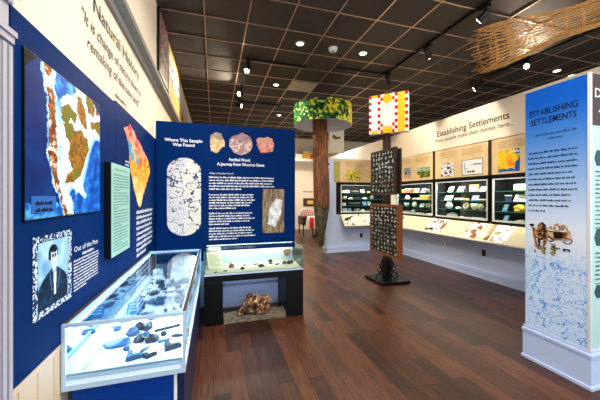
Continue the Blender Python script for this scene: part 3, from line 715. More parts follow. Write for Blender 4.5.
def petri():
    m = bpy.data.materials.new('petrified_wood'); m.use_nodes = True; nt = m.node_tree; b = nt.nodes['Principled BSDF']; b.inputs['Roughness'].default_value = .55
    tc = nt.nodes.new('ShaderNodeTexCoord'); n = nt.nodes.new('ShaderNodeTexNoise'); n.inputs['Scale'].default_value = 22; n.inputs['Detail'].default_value = 7
    nt.links.new(tc.outputs['Object'], n.inputs['Vector']); r = nt.nodes.new('ShaderNodeValToRGB'); el = r.color_ramp.elements
    el[0].position = .36; el[0].color = lin((.10, .07, .06))+(1,); el[1].position = .66; el[1].color = lin((.80, .68, .54))+(1,)
    e = el.new(.45); e.color = lin((.26, .15, .09))+(1,); e = el.new(.55); e.color = lin((.56, .37, .2))+(1,)
    nt.links.new(n.outputs['Fac'], r.inputs['Fac']); nt.links.new(r.outputs['Color'], b.inputs['Base Color'])
    return m
tag(mb.build('petrified_log', petri(), None, (.50, 3.585, .058)), 'rough brown petrified wood chunk resting on slab under the table case', 'fossil')

# ================================================================== tree column with canopy drum
TC = V((2.625, 6.86, 0))
tr = thing('tree_display', 'tall bark column with leafy printed drum canopy at end of back wall', 'tree column', TC)
def trunk_ring(z, r, dx=0, sq=1.): return [(TC.x+dx+r*(1+.09*noise.noise(V((math.cos(2*PI*j/22)*2, math.sin(2*PI*j/22)*2, z*.5))))*math.cos(2*PI*j/22), TC.y+r*sq*(1+.09*noise.noise(V((math.cos(2*PI*j/22)*2, 3+math.sin(2*PI*j/22)*2, z*.5))))*math.sin(2*PI*j/22), z) for j in range(22)]
mb = MB(); prof = [(1.25, .205, 0), (1.7, .205, .0), (2.3, .195, -.02), (2.8, .19, -.03), (3.6, .185, -.05)]
vs = []
for z, r, dx in prof: vs += trunk_ring(z, r, dx)
mb.add(vs, [(i*22+j, i*22+(j+1)%22, (i+1)*22+(j+1)%22, (i+1)*22+j) for i in range(len(prof)-1) for j in range(22)], 0, True); mb.build('trunk', M['bark'], tr)
mb = MB(); prof = [(.20, .03, -.03), (.28, .07, -.03), (.6, .125, -.03), (.95, .17, -.01), (1.25, .205, 0)]
vs = []
for z, r, dx in prof: vs += trunk_ring(z, r, dx)
mb.add(vs, [(i*22+j, i*22+(j+1)%22, (i+1)*22+(j+1)%22, (i+1)*22+j) for i in range(len(prof)-1) for j in range(22)], 0, True); mb.build('trunk_foot', M['barkgreen'], tr)
for z in (1.5, 2.3):
    mb = MB(); mb.box(2.66, 2.86, 6.92, 6.98, z, z+.06); mb.box(2.82, 2.86, 6.98, 7.105, z, z+.06); mb.build('mounting_bracket', M['blackm'], tr)
DR, DZ0, DZ1, NS = .725, 3.265, 3.75, 150
DC = V((2.63, 6.80, 0))
mb = MB(); mb.col = []
ny = 30
for j in range(ny+1):
    for i in range(NS): mb.v.append(DC+V((DR*math.cos(2*PI*i/NS), DR*math.sin(2*PI*i/NS), DZ0+(DZ1-DZ0)*j/ny)))
for j in range(ny):
    for i in range(NS):
        mb.f.append([j*NS+i, j*NS+(i+1)%NS, (j+1)*NS+(i+1)%NS, (j+1)*NS+i]); mb.m.append(0); mb.smooth.append(True)
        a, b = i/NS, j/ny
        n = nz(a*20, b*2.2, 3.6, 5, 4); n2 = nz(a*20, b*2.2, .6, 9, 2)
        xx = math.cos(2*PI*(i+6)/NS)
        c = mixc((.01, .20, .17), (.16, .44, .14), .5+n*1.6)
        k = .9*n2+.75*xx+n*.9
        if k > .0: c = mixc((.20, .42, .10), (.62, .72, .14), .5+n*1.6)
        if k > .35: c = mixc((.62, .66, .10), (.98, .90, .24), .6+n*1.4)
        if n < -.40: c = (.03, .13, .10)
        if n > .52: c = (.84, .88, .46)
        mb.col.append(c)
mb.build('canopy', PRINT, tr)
mb = MB(); mb.lathe([(DR-.015, DZ0), (DR-.015, DZ1-.02)], DC, NS, cap=False); mb.lathe([(.02, DZ1-.02), (DR-.016, DZ1-.02)], DC, NS, cap=False)
mb.lathe([(DR-.015, DZ0), (DR+.004, DZ0)], DC, NS, cap=False); mb.build('canopy_lining', M['drumin'], tr)

# ================================================================== arrowhead kiosk
KX, KY = 2.94, 4.46
kk = thing('display_stand', 'dark post stand with framed arrowhead panels and checkered quilt block', 'display stand', (KX, KY, 0))
mb = MB(); mb.box(2.66, 3.22, 4.18, 4.74, 0, .05); bevel(mb.build('base', M['black'], kk), .006)
mb = MB(); mb.box(KX-.05, KX+.05, KY-.05, KY+.05, .05, 2.72); mb.build('post', M['darkwood'], kk)
mb = MB(); mb.box(KX-.062, KX+.062, KY-.062, KY+.062, .05, .36)
mb.build('post_sleeve', M['blackm'], kk)
for sx, sy in ((-1, 0), (1, 0), (0, -1), (0, 1)):
    mb = MB(); q = [(.215, .055), (.20, .12), (.13, .14), (.10, .22), (.14, .28), (.09, .36), (.075, .40)]
    p = [(KX+sx*a, KY+sy*a, z) for a, z in q]; mb.tube(p, .016, 6)
    mb.tube([(KX+sx*(.15+.04*math.cos(k*PI/4)), KY+sy*(.15+.04*math.cos(k*PI/4)), .20+.04*math.sin(k*PI/4)) for k in range(8)], .010, 6, closed=True)
    mb.build('scroll_bracket', M['blackm'], kk)
def arrow_panel(name, y0, y1, z0, z1, x0, x1, fm, feltm, rows, cols, seed, single, fw):
    mb = MB()
    mb.box(x0, x1, y0, y1, z0, z0+fw); mb.box(x0, x1, y0, y1, z1-fw, z1); mb.box(x0, x1, y0, y0+fw, z0+fw, z1-fw); mb.box(x0, x1, y1-fw, y1, z0+fw, z1-fw)
    p = mb.build(name, fm, kk)
    mb = MB(); mb.box(x0+.012, x1-.004, y0+fw, y1-fw, z0+fw, z1-fw); mb.build('backing_felt', feltm, p)
    fr = Frame((x0+.012, 0, 0), (0, -1, 0), (-1, 0, 0)); rnd = random.Random(seed)
    sc_ = 1.18 if rows < 10 else .95; left = MB(); cw = (y1-y0-2*fw)/cols; ch = (z1-z0-2*fw)/rows; cnt = 0
    for r in range(rows):
        for c in range(cols):
            cy = y0+fw+cw*(c+.5)+rnd.uniform(-.24, .24)*cw; cz = z0+fw+ch*(r+.5)+rnd.uniform(-.2, .2)*ch
            w = cw*rnd.uniform(.15, .32)*sc_; h = ch*rnd.uniform(.20, .40)*sc_
            ty = rnd.random(); 
            if ty < .55: out = [(-.3,-1),(.3,-1),(.25,-.6),(1,-.45),(0,1),(-1,-.45),(-.25,-.6)]
            elif ty < .8: out = [(-.6,-1),(.6,-1),(.9,-.2),(.4,.9),(-.4,.9),(-.9,-.2)]
            else: out = [(-1,-.5),(.9,-.7),(1,.4),(.2,.7),(-.9,.5)]
            mb = left if cnt >= single else MB()
            mb.prism([fr(-cy+a*w, cz+b*h, .001) for a, b in out], fr.n*.008, 0)
            m = rnd.choice([M['flint'], M['flint'], M['flint2'], M['flint2'], M['flint3']]) if mb is not left else M['flint']
            cnt += 1
            if mb is not left: mb.build('arrowhead', m, p)
    if left.v:
        o = left.build('arrowheads', M['flint'], p); o['kind'] = 'stuff'
    return p
arrow_panel('upper_panel', 3.95, 4.68, 1.52, 2.285, 2.75, 2.80, M['darkwood'], M['feltteal'], 9, 7, 1, 36, .035)
p = arrow_panel('rear_panel', 3.90, 4.62, 1.54, 2.27, 2.84, 2.885, M['darkwood'], M['feltteal'], 1, 1, 2, 0, .035) if False else None
mb = MB(); mb.box(2.835, 2.88, 3.95, 4.66, 1.535, 2.265); mb.build('rear_panel', M['darkwood'], kk)
arrow_panel('lower_panel', 3.87, 4.71, .50, 1.36, 2.75, 2.84, M['oak'], M['felt'], 12, 8, 3, 64, .035)
# brackets holding panels to the post
mb = MB(); mb.box(2.84, KX-.05, 4.43, 4.49, .9, 1.0); mb.box(2.80, KX-.05, 4.43, 4.49, 1.85, 1.95); mb.build('mounting_bracket', M['blackm'], kk)
qc = V((2.94, 4.40, 2.93)); qd = V((.716, -.698, 0)); qn = V((-.698, -.716, 0))
QF = Frame(qc-qd*.33+V((0, 0, -.33)), qd, qn)
mb = MB(); mb.prism([QF(0, 0, -.06), QF(.66, 0, -.06), QF(.66, .68, -.06), QF(0, .68, -.06)], qn*.12); q = mb.build('quilt_block', M['white'], kk)
def quilt(a, b):
    R_, W_, Y_ = (.80, .05, .10), (.93, .92, .90), (.95, .74, .12)
    ck = int(b*12) % 2
    if a < .06: return R_ if ck else W_
    if .23 < a < .31: return (R_ if ck else W_) 
    if .31 < a < .36 and (b < .3 or b > .78): return W_ if ck else R_
    if .60 < a < .66 and (b < .3 or b > .78): return W_ if ck else R_
    if .66 <= a < .745: return R_ if ck else W_
    if .93 < a: return R_ if ck else W_
    if a > .745: return mixc(Y_, (.98, .84, .40), .5 if int(a*32+int(b*12)) % 2 else 0)
    if .36 < a < .60 and (((a-.48)/.12)**2+((b-.88)/.13)**2 < 1 or b < .17): return Y_
    if a < .23 and (b > .94 or b < .08): return Y_
    return (.94, .93, .91)
graphic('quilt_print', QF, .0, .66, .0, .68, 66, 48, quilt, .002+.06*0, q) if False else graphic('quilt_print', QF, 0, .66, 0, .68, 66, 48, quilt, .062, q)

# ================================================================== right wall display
hb = thing('header_sign', 'long cream header board reading Establishing Settlements above the wall cases', 'sign', (4.68, 4.2, 2.5))
mb = MB(); RW.slab(mb, -5.95, -2.2, 2.49, 3.13, .001, .035); mb.build('board', M['header'], hb)
HF = Frame((4.665, 0, 0), (0, -1, 0), (-1, 0, 0))
mb = MB(); lettering(mb, HF, 'Establishing Settlements', -5.16, 2.785, 1.60, .125, .003, bold=.012); mb.build('title', M['ink'], hb)
mb = MB(); lettering(mb, HF, 'Many people make their homes here...', -5.22, 2.66, 1.72, .085, .003, shear=.25); mb.build('subtitle', M['ink'], hb)
BAYS = [(5.30, 6.62), (3.95, 5.24), (2.55, 3.89)]
def pic_village(a, b):
    n = nz(a, b, 9, 3)
    if b > .62: return mixc((.62, .70, .72), (.42, .55, .36), .5+n*2)
    return mixc((.16, .24, .10), (.52, .55, .20), .45+n*1.6) if a > .2 or b > .3 else (.88, .74, .18)
def pic_figures(a, b):
    n = nz(a*1.3, b*1.3, 4, 8)
    return (.14, .10, .10) if n > .22 else ((.62, .30, .2) if n > .17 else (.86, .87, .90))
def pic_plan(a, b):
    if a < .02 or a > .98 or b < .04 or b > .96: return (.35, .36, .38)
    if .12 < a < .15 and .4 < b < .8 or .08 < a < .3 and .38 < b < .42: return (.2, .22, .25)
    if (abs(b-.66) < .05 and .45 < a < .92 or abs(b-.2) < .05 and .15 < a < .62) and nz(a*6, b, 4, 2) > -.2: return (.12, .13, .15)
    return (.87, .89, .92)
def pic_map(a, b):
    n = nz(a, b, 6, 5)
    if inpoly(a, b, [(.72,0),(1,0),(1,.75),(.93,.55),(.80,.35),(.78,.18)]): return (.10, .32, .66)
    if b < .14+.05*n and a < .75: return (.16, .38, .62)
    if b > .85 and a > .35 and n > 0: return (.85, .86, .84)
    if b > .75 and a > .8: return (.2, .42, .66)
    return mixc((.93, .76, .14), (.90, .48, .14), max(0, nz(a, b, 3.5, 8)*2+.3-abs(a-.6)*1.5)) if n > -.28 else (.66, .70, .30)
def pic_harbor(a, b): 
    n = nz(a, b, 8, 12); return mixc((.22, .24, .26), (.72, .74, .74), .5+n*1.6) if b > .35 else ((.70, .24, .18) if n > .1 else (.74, .76, .66))
PICS = [[('photo', 5.39, 5.82, 1.93, 2.17, pic_village), ('photo', 6.05, 6.33, 1.94, 2.21, pic_harbor)], [('photo', 4.74, 5.06, 1.91, 2.19, pic_figures), ('photo', 4.06, 4.52, 1.90, 2.20, pic_plan)], [('photo', 3.40, 3.77, 1.905, 2.27, pic_map)]]
BL = ['beige text panel with a green village picture, on right wall nearest the corner', 'beige text panel with white plan drawing, middle one above right wall cases', 'beige text panel with a yellow and blue map, beside the blue pier']
BF = Frame((4.68, 0, 0), (0, -1, 0), (-1, 0, 0))
for k, (y0, y1) in enumerate(BAYS):
    t = thing('info_board', BL[k], 'sign', (4.69, (y0+y1)/2, 1.87), 'beige panels above the wall cases')
    mb = MB(); RW.slab(mb, -y1, -y0, 1.87, 2.485, .001, .02); mb.build('board', M['beige'], t)
    for i, (nm, a, b, z0, z1, fn) in enumerate(PICS[k]): graphic('picture_print', BF, -b, -a, z0, z1, 34, 26, fn, .003, t)
    mb = MB(); text_lines(mb, BF, -y1+.12, -y1+.62, 2.44, 4, .034, .018, .003, seed=k, ragged=.2); text_lines(mb, BF, -y1+.72, -y1+1.22, 2.44, 4, .034, .018, .003, seed=k+9, ragged=.2); mb.build('body_text', M['tan'], t)
for k, y in enumerate((5.27, 3.92)):
    mb = MB(); mb.box(4.672, 4.70, y-.032, y+.032, 1.87, 2.50)
    struct('trim_%d' % (6+k), mb, M['darkwood'])

def wall_case(label, y0, y1, zs):
    """case with its open front towards -x, built for the right wall"""
    t = thing('wall_display_case', label, 'display case', (4.88, (y0+y1)/2, 1.03), 'recessed cases in the wall')
    x0, x1, z0, z1 = 4.70, 5.07, 1.03, 1.87
    mb = MB(); mb.box(x1-.015, x1, y0, y1, z0, z1); mb.box(x0, x1-.015, y0, y0+.03, z0, z1); mb.box(x0, x1-.015, y1-.03, y1, z0, z1); mb.box(x0, x1-.015, y0+.03, y1-.03, z0, z0+.03); mb.box(x0, x1-.015, y0+.03, y1-.03, 1.80, z1)
    mb.build('cabinet', M['dispdark'], t)
    mb = MB(); mb.box(x0-.022, x0, y0, y1, 1.80, 1.872); mb.box(x0-.022, x0, y0, y1, 1.01, 1.055); mb.box(x0-.022, x0, y0, y0+.03, 1.055, 1.80); mb.box(x0-.022, x0, y1-.03, y1, 1.055, 1.80); mb.build('bezel', M['black'], t)
    mb = MB(); w = .022; a0, a1 = y0+.03, y1-.03
    mb.box(x0-.028, x0-.003, a0, a0+w, 1.055, 1.80); mb.box(x0-.028, x0-.003, a1-w, a1, 1.055, 1.80); mb.box(x0-.028, x0-.003, a0+w, a1-w, 1.785, 1.80); mb.box(x0-.028, x0-.003, a0+w, a1-w, 1.055, 1.085); mb.build('door_frame', M['metalw'], t)
    for z in zs:
        mb = MB(); mb.box(x0+.03, x1-.02, y0+.032, y1-.032, z-.012, z, 0); mb.box(x0+.026, x0+.030, y0+.032, y1-.032, z-.013, z+.001, 1); mb.build('glass_shelf', [GLASSD, M['shelfg']], t)
    mb = MB(); mb.box(x0+.004, x0+.016, y0+.06, y1-.06, 1.785, 1.797); mb.build('led_strip', M['led2'], t)
    mb = MB(); mb.box(x0-.008, x0-.004, a0+w, a1-w, 1.085, 1.785); mb.build('door_glass', GLASSD, t)
    return t
ZS = [1.585, 1.41, 1.235]
CASES = [('far', 5.285, 6.64), ('middle', 3.935, 5.255), ('near', 2.54, 3.905)]
wall_case('recessed black wall case at the far end of right wall', 5.285, 6.64, ZS)
wall_case('recessed black wall case in the middle of right wall', 3.935, 5.255, ZS)
wall_case('recessed black wall case beside the blue pier', 2.54, 3.905, ZS)

IT = dict(white=mat('white_item', (.90, .90, .88), .6), grey=mat('grey_item', (.58, .60, .62), .6, noise_amt=.3, scale=30), red=mat('red_item', (.80, .24, .14), .6), orange=mat('orange_item', (.90, .62, .26), .6, noise_amt=.25, scale=30), yellow=mat('golden_item', (.86, .66, .20), .6, noise_amt=.3, scale=30),
          cream=mat('cream_item', (.90, .84, .70), .6, noise_amt=.15, scale=30), brown=mat('brown_item', (.42, .26, .16), .7, noise_amt=.4, scale=30), blue=mat('blue_item', (.26, .52, .74), .5), green=mat('green_item', (.42, .50, .26), .6, noise_amt=.3, scale=20), navy=mat('navy_item', (.10, .18, .34), .6), dark=mat('dark_item', (.12, .11, .11), .6), tan=mat('tan_item', (.72, .62, .50), .7, noise_amt=.3, scale=30))
WORD = dict(card='card', book='book', stone='stone', slab='slab', bowl='bowl', jar='jar', box='box', disc='disc', tool='tool', point='point')
NM = dict(card='label_card', book='book', stone='stone', slab='stone_slab', bowl='pottery_bowl', jar='pottery_jar', box='small_box', disc='disc_stone', tool='stone_tool', point='spear_point')
SHELF = ['top', 'second', 'third', 'bottom']
ORD = ['first', 'second', 'third', 'fourth', 'fifth', 'sixth', 'seventh', 'eighth']
CN = dict(white='white', grey='grey', red='red', orange='orange', yellow='golden', cream='cream', brown='brown', blue='blue', green='green', navy='navy', dark='dark', tan='tan')
# per case, per shelf: (kind, colour, offset from the case's left end, width, height)
ITEMS = {
 'far': [[('box','orange',.10,.16,.10),('box','red',.32,.26,.12),('card','orange',.58,.20,.14),('card','cream',.80,.16,.13),('stone','brown',.98,.15,.09),('card','white',1.18,.13,.14)],
         [('jar','white',.26,.16,.12),('slab','tan',.50,.16,.05),('slab','cream',.68,.14,.05),('box','yellow',.92,.32,.13),('card','white',1.19,.12,.11)],
         [('bowl','white',.22,.15,.10),('jar','cream',.50,.15,.13),('card','white',.78,.17,.10),('stone','tan',.98,.15,.11),('disc','white',1.16,.13,.12)],
         [('box','white',.22,.20,.06),('stone','grey',.44,.15,.10),('tool','tan',.72,.34,.04),('slab','white',1.06,.22,.04)]],
 'middle': [[('card','white',.28,.15,.14),('card','white',.52,.17,.14),('stone','dark',.67,.10,.10),('book','orange',.86,.22,.15),('card','white',1.05,.14,.11),('stone','cream',1.20,.09,.08)],
         [('card','white',.22,.24,.13),('tool','cream',.50,.26,.06),('slab','orange',.70,.14,.05),('card','blue',.86,.17,.13),('tool','tan',1.10,.34,.04)],
         [('jar','white',.26,.17,.16),('slab','white',.48,.15,.05),('disc','tan',.68,.16,.15),('bowl','cream',.86,.15,.13),('jar','tan',1.02,.14,.13),('slab','white',1.17,.15,.05)],
         [('box','white',.34,.20,.09),('slab','white',.56,.12,.03),('slab','grey',.72,.14,.03),('tool','white',.93,.30,.03),('point','white',1.14,.12,.03)]],
 'near': [[('book','green',.42,.26,.13),('stone','orange',.70,.12,.09),('card','white',.90,.16,.12),('box','brown',1.12,.14,.10)],
         [('box','navy',.20,.10,.12),('card','cream',.38,.25,.14),('box','navy',.58,.16,.16),('slab','cream',.80,.26,.03),('card','white',1.08,.14,.12)],
         [('card','blue',.13,.10,.15),('stone','yellow',.38,.22,.14),('stone','orange',.58,.18,.12),('tool','white',.80,.18,.06),('tool','cream',1.08,.24,.04)],
         [('card','blue',.14,.10,.13),('slab','tan',.40,.20,.05),('slab','white',.66,.18,.05),('stone','green',.92,.22,.10),('bowl','tan',1.16,.16,.09)]],
}
CW = {'far': 'far right wall case', 'middle': 'middle right wall case', 'near': 'wall case beside the pier', 'back': 'back stub wall case'}
def fill(key, place, rot):
    for si, row in enumerate(ITEMS[key]):
        for i, (k, c, off, w, h) in enumerate(row):
            x, y = place(off, i); z = (ZS+[1.06])[si]+.001
            mats = [IT[c]] if k not in ('card', 'book', 'box', 'disc') else [IT[c], IT['dark'] if c in ('white', 'cream') else (IT['cream'] if k != 'disc' else IT['brown'])]
            if k == 'book': mats = [IT[c], IT['cream']]
            dep = {'card': w, 'book': .05, 'box': min(.14, w*.6), 'tool': w*.22, 'point': w*.4}.get(k, w*.75)
            lab = '%s %s on the %s shelf of the %s, %s from left' % (CN[c], WORD[k], SHELF[si], CW[key], ORD[i])
            specimen(k, NM[k], lab, WORD[k], x, y, z, (w*.85, min(dep, .2)*.9, h*.88), mats, rot, i+si*7, 'pieces in the '+CW[key])
for key, y0, y1 in CASES:
    fill(key, lambda off, i, y1=y1: (4.83+.02*(i % 2), y1-.0-off), -PI/2)

# slanted reading rail with printed pictures
def rail(name, label, a, b, nrm, seed, spots):
    """a, b: upper edge end points at the wall; rail leans out along nrm"""
    a, b, nrm = V(a), V(b), V(nrm)
    xd = (b-a).normalized(); L = (b-a).length
    out = nrm*.28+V((0, 0, -.30)); up = -out.normalized(); n2 = xd.cross(up)
    t = thing(name, label, 'reading rail', (a+b)/2+V((0, 0, -.3)))
    mb = MB(); mb.prism([a, a+out, a+out+V((0, 0, -.02)), a+nrm*.02+V((0, 0, -.03))], b-a); mb.build('board', M['header'], t)
    fr = Frame(a+out, xd, n2 if n2.dot(nrm) > 0 else -n2, up)
    H = out.length
    def f(s, v):
        x = s*L; y = v*H
        for (cx, w, kind) in spots:
            if abs(x-cx) < w/2 and .06 < v < .94:
                q = nz(x, y, 9, kind)
                if kind == 1: return (.55, .32, .18) if q > .12 else (.93, .88, .78)
                if kind == 2: return mixc((.40, .26, .18), (.80, .66, .50), .5+q*1.5) if abs(x-cx+(v-.5)*.0) < w*.34 else (.9, .86, .78)
                if kind == 3: return (.62, .60, .40) if q > .22 else (.93, .94, .93)
                return (.20, .15, .12) if q > .26 else (.92, .88, .78)
        if .25 < v < .8 and nz(x*2, y*18, 1.2, seed) > .3: return (.80, .72, .56)
        return (.84, .77, .62)
    graphic('rail_print', fr, .005, L-.005, .005, H-.005, int(L*52), 22, f, .002, t)
    return t
rail('reading_rail', 'slanted cream picture rail below the right wall cases', (4.698, 6.79, 1.028), (4.698, 2.05, 1.028), (-1, 0, 0), 3, [(1.62, .26, 4), (1.86, .20, 1), (2.68, .34, 1), (2.98, .14, 2), (3.20, .26, 3), (.35, .5, 0)])

# stub wall case, header panel and rail
xb0, xb1 = 3.135, 4.60
t = thing('wall_display_case', 'recessed black wall case in the back stub wall behind the arrowhead stand', 'display case', (3.87, 7.22, 1.03), 'recessed cases in the wall')
mb = MB(); y0, y1 = 7.10, 7.365
mb.box(xb0, xb1, y1-.015, y1, 1.032, 1.858); mb.box(xb0, xb0+.03, y0, y1-.015, 1.032, 1.858); mb.box(xb1-.03, xb1, y0, y1-.015, 1.032, 1.858); mb.box(xb0+.03, xb1-.03, y0, y1-.015, 1.032, 1.06); mb.box(xb0+.03, xb1-.03, y0, y1-.015, 1.80, 1.858)
mb.build('cabinet', M['dispdark'], t)
mb = MB(); mb.box(xb0-.01, xb1, y0-.022, y0, 1.80, 1.872); mb.box(xb0-.01, xb1, y0-.022, y0, 1.01, 1.055); mb.box(xb0-.01, xb0+.12, y0-.022, y0, 1.055, 1.80); mb.box(xb1-.03, xb1, y0-.022, y0, 1.055, 1.80); mb.build('bezel', M['black'], t)
mb = MB(); a0, a1 = xb0+.12, xb1-.03; w = .022
mb.box(a0, a0+w, y0-.028, y0-.002, 1.055, 1.80); mb.box(a1-w, a1, y0-.028, y0-.002, 1.055, 1.80); mb.box(a0+w, a1-w, y0-.028, y0-.002, 1.785, 1.80); mb.box(a0+w, a1-w, y0-.028, y0-.002, 1.055, 1.085); mb.build('door_frame', M['metalw'], t)
for z in ZS:
    mb = MB(); mb.box(xb0+.032, xb1-.032, y0+.03, y1-.02, z-.012, z, 0); mb.box(xb0+.032, xb1-.032, y0+.026, y0+.03, z-.013, z+.001, 1); mb.build('glass_shelf', [GLASSD, M['shelfg']], t)
mb = MB(); mb.box(xb0+.06, xb1-.06, y0+.004, y0+.016, 1.785, 1.797); mb.build('led_strip', M['led2'], t)
mb = MB(); mb.box(a0+w, a1-w, y0-.008, y0-.004, 1.085, 1.785); mb.build('door_glass', GLASSD, t)
ITEMS['back'] = [[('slab','white',.20,.12,.07),('card','white',.34,.13,.09),('tool','brown',.56,.26,.07),('card','tan',.80,.15,.12),('slab','orange',.98,.13,.05)],
 [('bowl','cream',.24,.14,.09),('slab','white',.42,.16,.05),('tool','dark',.64,.22,.05),('slab','white',.86,.18,.05),('jar','grey',1.08,.12,.12)],
 [('box','white',.22,.11,.11),('box','dark',.54,.34,.09),('card','blue',.86,.16,.14),('card','white',1.02,.12,.13)],
 [('card','white',.26,.14,.13),('card','blue',.41,.13,.13),('box','grey',.60,.16,.10),('stone','white',.80,.15,.08),('stone','dark',.96,.14,.09),('slab','white',1.12,.14,.06)]]
fill('back', lambda off, i: (xb0+off+.04, 7.18+.015*(i % 2)), 0)
t = thing('info_board', 'beige text panel with yellow landscape picture on the back stub wall', 'sign', (3.9, 7.09, 1.87), 'beige panels above the wall cases')
mb = MB(); MW.slab(mb, 3.25, 4.66, 1.875, 2.485, .001, .012); mb.build('board', M['beige'], t)
mb = MB(); MW.slab(mb, 3.06, 3.235, 1.875, 2.44, .001, .012); mb.build('side_strip', mat('olive_strip', (.66, .62, .30), .6, noise_amt=.2, scale=10), t)
def pic_field(a, b):
    n = nz(a, b, 6, 21); return mixc((.74, .66, .22), (.90, .84, .42), .5+n*1.5) if b > .5 or n > -.05 else (.36, .40, .14)
graphic('picture_print', MW, 3.40, 3.84, 1.92, 2.20, 26, 18, pic_field, .014, t)
graphic('picture_print', MW, 4.12, 4.32, 1.96, 2.10, 12, 10, pic_field, .014, t)
mb = MB(); text_lines(mb, MW, 3.40, 3.95, 2.44, 4, .034, .018, .014, ragged=.2); mb.build('body_text', M['tan'], t)
rail('reading_rail', 'slanted cream picture rail below the back stub wall case', (3.24, 7.098, 1.028), (4.42, 7.098, 1.028), (0, -1, 0), 5, [(.30, .50, 4), (.85, .45, 4)])

# outlets
def outlet(fr, a, z, label, m):
    t = thing('wall_outlet', label, 'outlet', fr(a, z-.06, 0), 'outlets low on the walls')
    mb = MB(); fr.slab(mb, a-.038, a+.038, z-.06, z+.06, .0, .008); bevel(mb.build('cover_plate', m, t), .002)
    for dz in (-.026, .026):
        mb = MB(); fr.slab(mb, a-.017, a+.017, z+dz-.014, z+dz+.014, .008, .012); mb.build('socket', M['outletb'] if m is not M['outletb'] else M['black'], t)
DF = Frame((4.69, 0, 0), (0, -1, 0), (-1, 0, 0))
outlet(DF, -6.04, .50, 'white outlet under the rail, furthest along right wall near the stand', M['plastic'])
outlet(DF, -5.0, .475, 'white outlet under the rail at the middle of right wall', M['plastic'])
outlet(DF, -4.05, .47, 'dark bronze outlet on right wall, nearest the blue pier', M['outletb'])
outlet(MW, 3.87, .42, 'dark outlet on back stub wall left of the arrowhead stand', M['outletb'])

# ================================================================== pier graphics
pg = thing('sign_panel', 'tall sky blue panel fading to white with wagon and river print, on the pier', 'sign', (2.80, 1.75, .3))
mb = MB(); CL.slab(mb, -1.985, -1.512, .302, 2.458, -.009, .0); mb.build('board', M['white'], pg)
def skypanel(a, b):
    c = mixc((.82, .87, .94), (.03, .33, .74), max(0, (b-.42)/.52)**1.1)
    if b < .42: c = (.82, .86, .93)
    if b < .36:
        v = abs(nz(a*.5, b*2.15, 24, 6, 4)); v2 = abs(nz(a*.5+9, b*2.15, 15, 8, 5)); u = abs(nz(a*.5+3, b*2.15, 5, 2, 5)); fade = min(1, (.36-b)/.08)
        k = max(0, 1-v/.07)*.5+max(0, 1-v2/.06)*.6+max(0, 1-u/.04)*1.1
        c = mixc(mixc(c, (.70, .81, .93), .5*fade), (.16, .46, .82), min(.85, k)*fade)
    return c
graphic('sky_and_river_print', CL, -1.984, -1.513, .303, 2.457, 96, 400, skypanel, .001, pg)
mb = MB(); lettering(mb, CL, 'ESTABLISHING', -1.945, 2.222, .37, .056, .003, bold=.008); lettering(mb, CL, 'SETTLEMENTS', -1.935, 2.142, .35, .056, .003, bold=.008)
lettering(mb, CL, 'New home and new life in the', -1.895, 2.035, .31, .026, .003, shear=.2); lettering(mb, CL, 'wilderness', -1.80, 1.995, .12, .022, .003, shear=.2); mb.build('heading', M['navyink'], pg)
mb = MB(); text_lines(mb, CL, -1.955, -1.565, 1.93, 12, .0475, .0145, .003, seed=8, ragged=.16, rough=12); mb.build('body_text', M['navyink'], pg)
def wagon(a, b):
    n = nz(a, b, 8, 13, 4); n2 = nz(a, b, 18, 3, 3)
    br, dk, tn = (.40, .22, .13), (.10, .07, .06), (.74, .52, .34)
    if ((a-.06)/.055)**2+((b-.86)/.05)**2 < 1: return dk                       # hat of the walker
    if inpoly(a, b, [(.05,.82),(.12,.80),(.20,.62),(.17,.42),(.20,.24),(.15,.22),(.10,.44),(.08,.66)]): return mixc(tn, br, .5+n2*2)
    if inpoly(a+.01*n2, b+.02*n2, [(.16,.70),(.22,.92),(.30,.98),(.38,.92),(.44,.70),(.42,.40),(.36,.20),(.32,.22),(.33,.42),(.26,.42),(.27,.20),(.22,.20),(.20,.46)]):
        return mixc(dk, tn, .45+n*1.2+n2*1.3)
    if inpoly(a+.01*n2, b+.02*n2, [(.42,.54),(.43,.78),(.52,.92),(.66,.98),(.82,.94),(.93,.74),(.95,.56),(.86,.48),(.52,.46)]):
        if .56 < a < .76 and .54 < b < .72: return dk
        if b > .74: return mixc((.88, .84, .78), (.42, .34, .28), .35+n2*1.7)
        return mixc(br, (.78, .68, .56), .45+n*1.8)
    for cx, r in ((.50, .09), (.86, .10)):
        d = math.hypot(a-cx, (b-.50)*.95)
        if r-.025 < d < r: return dk
    if b < .36 and .12 < a < .62 and n > -.02+.5*abs(a-.36): return mixc((.24, .18, .10), (.60, .54, .32), .5+n2*2)
    if (.60 < a < .72 or .76 < a < .92) and .18 < b < .27 and n2 > -.22: return dk
    return None
graphic('wagon_print', CL, -1.945, -1.60, .985, 1.275, 60, 50, wagon, .003, pg)
pf = thing('sign_panel', 'umber and pale teal text board on the front of the pier, at right edge', 'sign', (3.2, 1.495, .3))
mb = MB(); CF.slab(mb, 2.815, 3.9, 2.055, 2.458, -.009, .0); mb.build('header_board', M['umber'], pf)
mb = MB(); CF.slab(mb, 2.815, 3.9, .302, 2.053, -.009, .0); mb.build('text_board', M['teal'], pf)
mb = MB(); lettering(mb, CF, 'De', 2.855, 2.275, .13, .075, .003); mb.build('heading', M['letter'], pf)
mb = MB(); text_lines(mb, CF, 2.90, 3.7, 2.20, 1, .04, .02, .003); mb.build('subheading', M['letter'], pf)
for z0, z1 in ((1.74, 1.86), (1.11, 1.24), (.70, .80)):
    mb = MB(); mb.prism([CF(2.85, (z0+z1)/2, .001), CF(2.875, z0, .001), CF(3.6, z0, .001), CF(3.6, z1, .001), CF(2.875, z1, .001)], CF.n*.003); mb.build('title_bar', M['tealdk'], pf)
